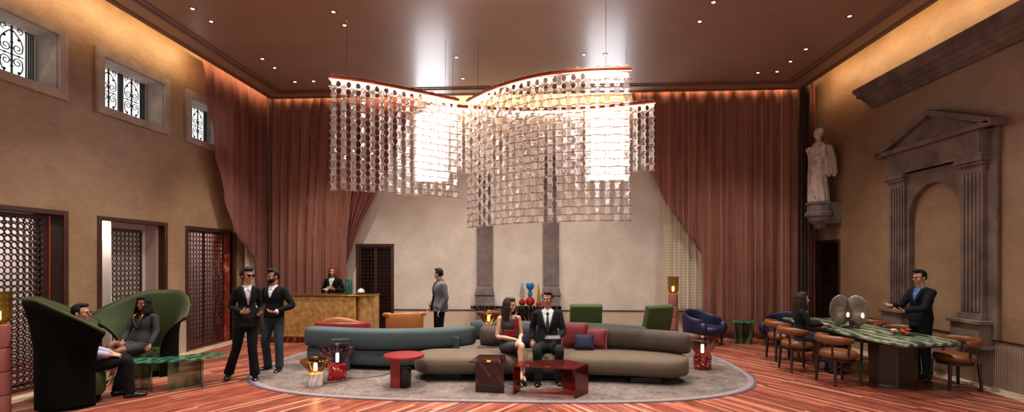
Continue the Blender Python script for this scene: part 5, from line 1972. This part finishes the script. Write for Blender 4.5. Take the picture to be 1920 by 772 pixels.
    if out.get('tie'):
        m = MB()
        H = (nk - pel).length
        pts, rd = [], []
        for k in range(9):
            t = k / 8
            dn = -0.045 - t * 0.40
            yy = 0.098 + 0.036 * math.sin(min(1, t * 1.6) * PI / 2) - 0.012 * t
            pts.append(nk + up * dn + front * yy)
            rd.append((0.016 + 0.020 * t if k < 8 else 0.006, 0.006))
        rd[0] = (0.02, 0.010)
        m.tube(pts, rd, 8, lat=lat).build('tie', out['tie'], o, smooth=60)
    # ---- jacket / top
    if out.get('top'):
        m = MB()
        inf = out.get('inf', 0.009 if fem else 0.014)
        lo = out.get('tlow', -0.05)
        torso(m, inf, lo, 0.985, out.get('tflare', 0.03))
        sl = out.get('sleeve', 0.93)
        if sl is not None:
            sleeves(m, out.get('sinf', 0.007 if fem else 0.010), sl)
        vd, vw = out.get('v', (0.30, 0.075))
        if out.get('highcollar'):
            m.tube([nk - up * 0.04, nk + up * 0.06], [(0.095, 0.085), (0.082, 0.078)], 16, lat=lat)

        def cut(p):
            d, x, f = tl(p)
            if out.get('round_neck'):
                return d < out['round_neck'] and abs(x) < 0.085 and d > -0.12
            if f > 0.02 and -0.06 < d < vd:
                if abs(x) < vw * (1 - d / vd) * 1.0 + 0.004:
                    return True
            if out.get('open') and f > 0 and d >= vd - 0.02 and abs(x) < out['open'] * min(1, (d - vd + 0.06) / 0.2):
                return True
            return (d < 0.012 and abs(x) < 0.054 and f > -0.06) if not out.get('highcollar') else False
        name = out.get('tname', 'jacket')
        jk = m.blob(name, out['top'], o, 0.012, 3, cut=cut, solid=0.006)
        if out.get('lapel'):
            lp = MB()
            for sx in (-1, 1):
                q = []
                for k in range(7):
                    t = k / 6
                    d = vd * (0.02 + 0.96 * t)
                    e = vw * (1 - d / vd)
                    yy = (0.072 + 0.075 * math.sin(min(1, t * 1.5) * PI / 2)) + inf * 0.6
                    wd = 0.012 + 0.045 * math.sin(PI * min(1, 0.25 + t * 0.75))
                    q.append((nk - up * d + lat * sx * (e + 0.002) + front * yy, nk - up * d + lat * sx * (e + wd) + front * (yy - 0.012)))
                vs = [p for pr in q for p in pr]
                lp.add(vs, [(2 * k, 2 * k + 1, 2 * k + 3, 2 * k + 2) for k in range(6)])
            lp.build('lapel', out['lapel'], jk, solid=0.006, smooth=60)
        if out.get('buttons'):
            bt = MB()
            for dz in (0.24, 0.33, 0.42):
                for sx in (-0.05, 0.05):
                    bt.ell(nk - up * dz + lat * sx + front * 0.150, (0.011, 0.006, 0.011))
            bt.build('buttons', M['black'], jk, smooth=180)
    # ---- shoes
    if out.get('shoes'):
        for s in 'ab':
            an = J['an' + s]
            td = V(J.get('to' + s, V((0, -1, 0)))).normalized()
            m = MB()
            sd = V((-td.y, td.x, 0))
            z0 = an.z - 0.075
            if out.get('heels'):
                dn = V((0, 0, -0.07))
                m.tube([an + V((0, 0, -0.035)) - td * 0.03, an + V((0, 0, -0.06)) + td * 0.03, an + dn + td * 0.10 + V((0, 0, -0.055)), an + dn + td * 0.17 + V((0, 0, -0.06))], [(0.032, 0.02), (0.034, 0.016), (0.036, 0.014), (0.016, 0.010)], 12, lat=sd)
                m.tube([an + V((0, 0, -0.05)) - td * 0.04, an + V((0, 0, -0.145)) - td * 0.045], [0.014, 0.007], 8)
                m.ring((0, 0, 0), 0.04, 0.007, 'z', 14, 6)
                n_ = 14 * 6
                for q in range(len(m.v) - n_, len(m.v)):
                    m.v[q] = tuple(V(m.v[q]) + an + V((0, 0, 0.02)))
                m.build('shoe', M['shoe'], o, smooth=60)
            else:
                m.tube([an + V((0, 0, -0.045)) - td * 0.075, an + V((0, 0, -0.045)) - td * 0.045, an + V((0, 0, -0.040)) + td * 0.02, an + V((0, 0, -0.055)) + td * 0.11, an + V((0, 0, -0.062)) + td * 0.18, an + V((0, 0, -0.066)) + td * 0.205],
                       [(0.012, 0.02), (0.036, 0.045), (0.042, 0.048), (0.048, 0.034), (0.036, 0.026), (0.012, 0.012)], 14, lat=sd)
                m.blob('shoe', out['shoes'], o, 0.009, 2)
    return o


def stand(**kw):
    J = dict(pel=(0, 0, 0.95), nk=(0, 0.015, 1.47), hd=(0, -0.01, 1.535), sha=(-0.175, 0.02, 1.40), shb=(0.175, 0.02, 1.40),
             ela=(-0.25, 0.05, 1.12), wra=(-0.24, -0.05, 0.88), elb=(0.25, 0.05, 1.12), wrb=(0.24, -0.05, 0.88),
             hipa=(-0.085, 0, 0.90), hipb=(0.085, 0, 0.90), kna=(-0.10, -0.02, 0.50), knb=(0.10, -0.02, 0.50), ana=(-0.11, 0.02, 0.085), anb=(0.11, 0.02, 0.085))
    J.update(kw)
    return J


def sit(seat=0.43, lean=0.03, **kw):
    z = seat + 0.10
    J = dict(pel=(0, 0, z), nk=(0, lean, z + 0.52), hd=(0, lean - 0.025, z + 0.585), sha=(-0.175, lean, z + 0.45), shb=(0.175, lean, z + 0.45),
             ela=(-0.24, lean - 0.02, z + 0.17), wra=(-0.13, -0.24, z + 0.08), elb=(0.24, lean - 0.02, z + 0.17), wrb=(0.13, -0.24, z + 0.08),
             hipa=(-0.09, -0.02, z - 0.02), hipb=(0.09, -0.02, z - 0.02), kna=(-0.12, -0.46, z - 0.01), knb=(0.12, -0.46, z - 0.01), ana=(-0.12, -0.44, 0.085), anb=(0.12, -0.44, 0.085))
    J.update(kw)
    return J


N_ = lambda *a: V(a).normalized()
ID = Matrix.Identity(3)

# 1 man in the near wing chair, facing the far chair, seen from behind his right side
J = sit(0.42, 0.10, hd=(0, 0.055, 1.105), ela=(-0.25, 0.04, 0.72), wra=(-0.17, -0.25, 0.63), elb=(0.24, 0.0, 0.72), wrb=(0.10, -0.28, 0.62), hna=(0, 0, -1), hnb=(0, 0, -1),
        kna=(-0.13, -0.42, 0.52), knb=(0.14, -0.44, 0.51), ana=(-0.13, -0.46, 0.085), anb=(0.16, -0.34, 0.085))
person('seated person in lilac shirt with dark waistcoat, trousers and glasses, in the near wing chair', (-6.14, 6.47, 0), PI / 2 + 0.78, J,
       dict(bottom='trousers', bmat=M['black'], shirt=M['lilac'], shirt_sleeves=0.92, top=M['black'], tname='waistcoat', sleeve=None, inf=0.012, tlow=0.05, v=(0.28, 0.07), shoes=M['shoe']),
       dict(R=rot_yp(-0.45), style='short', hair=M['hairb'], glasses='clear'), M['skin'])

# 2 woman in the far wing chair, legs crossed
J = sit(0.42, 0.09, hd=(0, 0.045, 1.09), ela=(-0.22, -0.02, 0.72), wra=(-0.07, -0.30, 0.64), elb=(0.24, 0.03, 0.74), wrb=(0.27, -0.16, 0.56), hda=N_(0.3, -0.6, -0.5), hdb=N_(0.2, -0.7, -0.5),
        hna=(0.1, -0.2, -1), hnb=(0, 0, -1), kna=(0.02, -0.44, 0.60), knb=(-0.02, -0.42, 0.50), ana=(0.17, -0.52, 0.22), anb=(-0.10, -0.42, 0.13), toa=N_(0.3, -0.8, -0.5), tob=N_(-0.1, -1, 0))
J['kna'], J['ana'] = (-0.12, -0.45, 0.61), (-0.16, -0.62, 0.27)
J['toa'] = N_(-0.1, -0.8, -0.5)
J['knb'], J['anb'] = (-0.04, -0.44, 0.49), (-0.12, -0.44, 0.13)
p = person('seated person in grey knit dress with gold necklace, in the far wing chair', (-6.58, 7.93, 0), 0.05, J,
       dict(bottom='skirt', bmat=M['dress'], len=0.78, top=M['dress'], tname='dress_top', inf=0.010, sleeve=0.95, sinf=0.008, v=(0.12, 0.05), tlow=0.0, tflare=0, shoes=M['shoe'], heels=True),
       dict(R=rot_yp(0.05, -0.05), style='curly', hair=M['hairb']), M['skind'], True)
b = MB()
for dx in (-1, 1):
    b.tube(smoothpath([(dx * 0.055, 0.03, 1.07), (dx * 0.065, -0.07, 1.0), (dx * 0.045, -0.095, 0.92), (0.0, -0.085, 0.82)], 5), 0.006, 6)
b.build('necklace', M['necklace'], p, smooth=180)

# 3 woman walking in a dark trouser suit, sunglasses, hair in a bun
J = stand(nk=(0, 0.0, 1.43), hd=(0, -0.02, 1.49), sha=(-0.142, 0.02, 1.37), shb=(0.142, 0.0, 1.37), ela=(-0.20, 0.06, 1.12), wra=(-0.10, -0.18, 1.05), hda=N_(0.35, -0.8, 0.2), hna=(0.8, 0, 0.3), cua=0.25,
          elb=(0.20, 0.03, 1.10), wrb=(0.14, -0.2, 1.0), hdb=N_(-0.2, -0.9, 0.1), hnb=(-0.5, 0, 0.6),
          kna=(-0.12, 0.09, 0.50), ana=(-0.20, 0.23, 0.10), knb=(0.06, -0.08, 0.50), anb=(0.10, -0.07, 0.085), toa=N_(-0.4, -0.9, 0), tob=N_(-0.2, -1, 0))
person('walking person in black trouser suit and sunglasses, dark hair in a bun', (-4.72, 7.84, 0), 0.75, J,
       dict(bottom='trousers', bmat=M['suit'], bflare=0.02, binf=0.012, shirt=M['shirt'], top=M['suit'], tlow=-0.28, tflare=0.06, v=(0.30, 0.055), lapel=M['suit'], shoes=M['shoe']),
       dict(R=rot_yp(0.35, 0.05), style='bun', hair=M['hairb'], glasses='dark'), M['skin2'], True, 1.05)

# 4 bearded man in cardigan and jeans
J = stand(ela=(-0.30, 0.06, 1.15), wra=(-0.20, -0.20, 1.09), hda=N_(0.5, -0.8, -0.1), hna=(0.3, 0, 0.9), cua=0.3, elb=(0.32, 0.03, 1.14), wrb=(0.16, -0.20, 1.04), hdb=N_(-0.85, -0.5, 0.05), hnb=(0.1, 0.3, 0.9), cub=0.5,
          kna=(-0.13, -0.05, 0.50), ana=(-0.15, 0.05, 0.085), knb=(0.12, -0.04, 0.50), anb=(0.13, -0.04, 0.085), toa=N_(-0.5, -1, 0), tob=N_(0.25, -1, 0))
person('standing bearded person in black cardigan over white collar, blue jeans and glasses', (aty(514, 600, 8.5)[0], 8.5, 0), -0.1, J,
       dict(bottom='trousers', bmat=M['denim'], shirt=M['shirt'], shirt_sleeves=0.99, top=M['black'], tname='cardigan', tlow=-0.06, v=(0.2, 0.06), sleeve=0.90, shoes=M['shoe']),
       dict(R=rot_yp(-0.55, 0.05), style='quiff', hair=M['hairb'], glasses='clear', smile=True, beard=True), M['skin2'], False, 1.0)

# 5 receptionist behind the gold desk
px_, py_, _ = aty(624, 550, 12.29)
J = stand(nk=(0, 0, 1.43), hd=(0, -0.02, 1.485), sha=(-0.165, 0.02, 1.37), shb=(0.165, 0.02, 1.37), ela=(-0.25, 0.03, 1.12), wra=(-0.14, -0.2, 1.17), hda=N_(0.8, -0.5, 0.1), hna=(0, 0.6, -0.6),
          elb=(0.25, 0.03, 1.12), wrb=(0.10, -0.2, 1.17), hdb=N_(-0.6, -0.6, 0.3), hnb=(-0.2, 0.8, 0.4))
person('smiling person with auburn bob and black suit behind the gold desk', (px_, py_, 0), 0.05, J,
       dict(bottom='trousers', bmat=M['suit'], shirt=M['shirt'], top=M['suit'], tlow=-0.15, v=(0.26, 0.07), lapel=M['suit'], shoes=M['shoe']),
       dict(R=rot_yp(0.05, 0, 0.05), style='bob', hair=M['hairr'], smile=True), M['skin'], True, 1.03)
c = MB().obox((0, 0, 0), (0.10, 0.006, 0.06), rot_yp(0.2, 0.4, 0.35)).build('card', M['paper'], flat=True, bevel=0.002)
c.location = (px_ + 0.03, py_ - 0.30, 1.25)
tag(c, 'white card held by the person behind the gold desk', 'card')

# 6 man in grey coat turning away
px_, py_, _ = aty(824, 550, 10.6)
J = stand(ela=(-0.24, 0.02, 1.12), wra=(-0.22, -0.14, 0.90), hda=N_(0.1, -0.4, -1), hna=(1, 0, 0), elb=(0.22, 0.06, 1.12), wrb=(0.2, -0.06, 0.88), cua=0.5)
person('standing person in grey wool coat and black trousers, looking away to the left', (px_, py_, RZ), -1.05, J,
       dict(bottom='trousers', bmat=M['black'], shirt=M['black'], top=M['greycoat'], tname='coat', tlow=-0.22, tflare=0.09, inf=0.042, sinf=0.024, v=(0.2, 0.04), open=0.06, highcollar=True, buttons=True, shoes=M['shoe']),
       dict(R=rot_yp(-0.85, 0.1), style='short', hair=M['hairb']), M['skin'], False, 0.985)

# 7 woman in the crimson and grey dress
J = sit(0.42, 0.04, nk=(0, 0.03, 1.02), hd=(0, 0.0, 1.075), sha=(-0.155, 0.03, 0.96), shb=(0.155, 0.03, 0.96), ela=(-0.20, -0.01, 0.68), wra=(0.03, -0.28, 0.66), elb=(0.19, -0.02, 0.69), wrb=(0.10, -0.29, 0.68), hda=N_(0.7, -0.5, -0.3), hdb=N_(-0.3, -0.8, -0.4),
        hna=(0.1, -0.2, -1), hnb=(0, -0.2, -1), kna=(0.07, -0.46, 0.60), knb=(0.08, -0.44, 0.49), ana=(0.04, -0.54, 0.24), anb=(0.10, -0.46, 0.14), toa=N_(-0.1, -0.8, -0.5), tob=N_(0, -1, 0))
p = person('seated person in crimson and grey dress with long brown hair and strappy heels', (-0.49, 8.14, RZ), 0.30, J,
       dict(bottom='skirt', bmat=M['greydress'], len=0.82, top=M['greydress'], tname='dress_top', inf=0.009, sleeve=None, round_neck=0.06, tlow=0.0, tflare=0, shoes=M['shoe'], heels=True),
       dict(R=rot_yp(0.65, 0.08), style='long', hair=M['hairbr'], smile=True), M['skin'], True)
# crimson panels of the dress follow the bodice
nkp, pelp = V((0, 0.03, 1.02)), V((0, 0, 0.53))
b = MB()


def panel(x0, x1, z0, z1, off):
    def fn(u, v):
        x, z = x0 + (x1 - x0) * u, z0 + (z1 - z0) * v
        w = 0.128 + 0.03 * math.sin(max(0, (z - 0.72)) * 9)
        d = 0.094 + 0.026 * math.sin(max(0, min(1, (z - 0.72) / 0.22)) * PI * 0.6)
        k = math.sqrt(max(0.05, 1 - (x / (w + 0.03)) ** 2))
        return (x, 0.015 - (d + off) * k, z)
    b.grid(fn, 10, 10)


panel(-0.115, 0.115, 0.68, 0.79, 0.014)
panel(0.045, 0.13, 0.79, 0.975, 0.014)
b.build('dress_panels', M['reddress'], p, smooth=180, solid=0.006)

# 8 man in suit with a dark tie, on the brown sofa
J = sit(0.42, 0.05, nk=(0, 0.05, 1.10), hd=(-0.01, 0.015, 1.165), sha=(-0.185, 0.05, 1.03), shb=(0.185, 0.04, 1.03), ela=(-0.25, 0.12, 0.78), wra=(-0.25, 0.02, 0.60), hna=(0, 0, -1), elb=(0.25, 0.0, 0.75), wrb=(0.15, -0.24, 0.66), hdb=N_(-0.5, -0.7, -0.1), hnb=(-0.2, -0.1, 1), cub=0.5,
        kna=(-0.17, -0.48, 0.53), knb=(0.17, -0.46, 0.52), ana=(-0.15, -0.50, 0.085), anb=(0.16, -0.42, 0.085), toa=N_(-0.1, -1, 0), tob=N_(0.1, -1, 0))
person('seated person in dark suit and black striped tie holding a grey tablet', (0.13, 8.22, RZ), 0.0, J,
       dict(bottom='trousers', bmat=M['suitg'], shirt=M['shirt'], tie=M['tie'], top=M['suitg'], tlow=0.0, v=(0.40, 0.10), open=0.07, lapel=M['suitg'], shoes=M['shoe']),
       dict(R=rot_yp(-0.35, 0.0, 0.06), style='short', hair=M['hairb']), M['skin2'], False)
c = MB().obox((0, 0, 0), (0.20, 0.13, 0.012), rot_yp(0.2, 0.25, 0.0)).build('tablet', M['tablet'], bevel=0.004)
c.location = (0.22, 7.88, 0.715)
tag(c, 'grey tablet resting in the hand of the seated person in the suit', 'tablet')

# 9 woman at the marble table
J = sit(0.50, 0.06, nk=(0, 0.02, 1.08), hd=(0, -0.01, 1.135), sha=(-0.155, 0.02, 1.02), shb=(0.155, 0.02, 1.02), ela=(-0.2, -0.1, 0.83), wra=(-0.08, -0.33, 0.825), elb=(0.2, -0.1, 0.83), wrb=(0.06, -0.34, 0.825), hda=N_(0.5, -0.8, 0), hdb=N_(-0.5, -0.8, 0))
person('seated person with long brown hair, dark blazer and jeans at the marble table', (4.58, 9.05, 0), PI / 2 - 0.3, J,
       dict(bottom='trousers', bmat=M['denim'], shirt=M['lilac'], top=M['suitg'], tname='blazer', tlow=-0.02, v=(0.34, 0.07), open=0.05, sleeve=0.85, shoes=M['shoe']),
       dict(R=rot_yp(-0.1, 0.0), style='long', hair=M['hairbr']), M['skin'], True)

# 10 man standing at the table with open hands
J = stand(sha=(-0.175, 0.0, 1.40), shb=(0.175, 0.03, 1.40), ela=(-0.22, -0.16, 1.15), wra=(-0.12, -0.42, 1.17), hda=N_(0.1, -1, 0.12), hna=(0.6, 0, 0.8), cua=0.2, elb=(0.2, -0.14, 1.15), wrb=(0.06, -0.36, 1.09), hdb=N_(-0.15, -1, 0.05), hnb=(-0.7, 0, 0.7), cub=0.45)
person('standing person in dark suit with blue collar and glasses at the marble table', (6.27, 8.62, 0), -PI / 2 + 0.12, J,
       dict(bottom='trousers', bmat=M['suitg'], shirt=M['blueshirt'], top=M['suitg'], tlow=-0.22, tflare=0.05, v=(0.30, 0.07), lapel=M['suitg'], shoes=M['shoe']),
       dict(R=rot_yp(0.0, 0.12), style='quiff', hair=M['hairb'], glasses='clear'), M['skin'], False, 1.0)

# ================================================================= VIEW
vs = SC.view_settings
vs.view_transform = 'Standard'
vs.look = 'None'
vs.gamma = 1.0
vs.use_curve_mapping = False
vs.exposure = 0.98
SC.display_settings.display_device = 'sRGB'
cy_ = SC.cycles
cy_.max_bounces = 12
cy_.transparent_max_bounces = 40
cy_.transmission_bounces = 8
cy_.glossy_bounces = 4
cy_.diffuse_bounces = 3
cy_.caustics_reflective = False
cy_.caustics_refractive = False
cy_.sample_clamp_indirect = 6.0
cy_.use_denoising = True
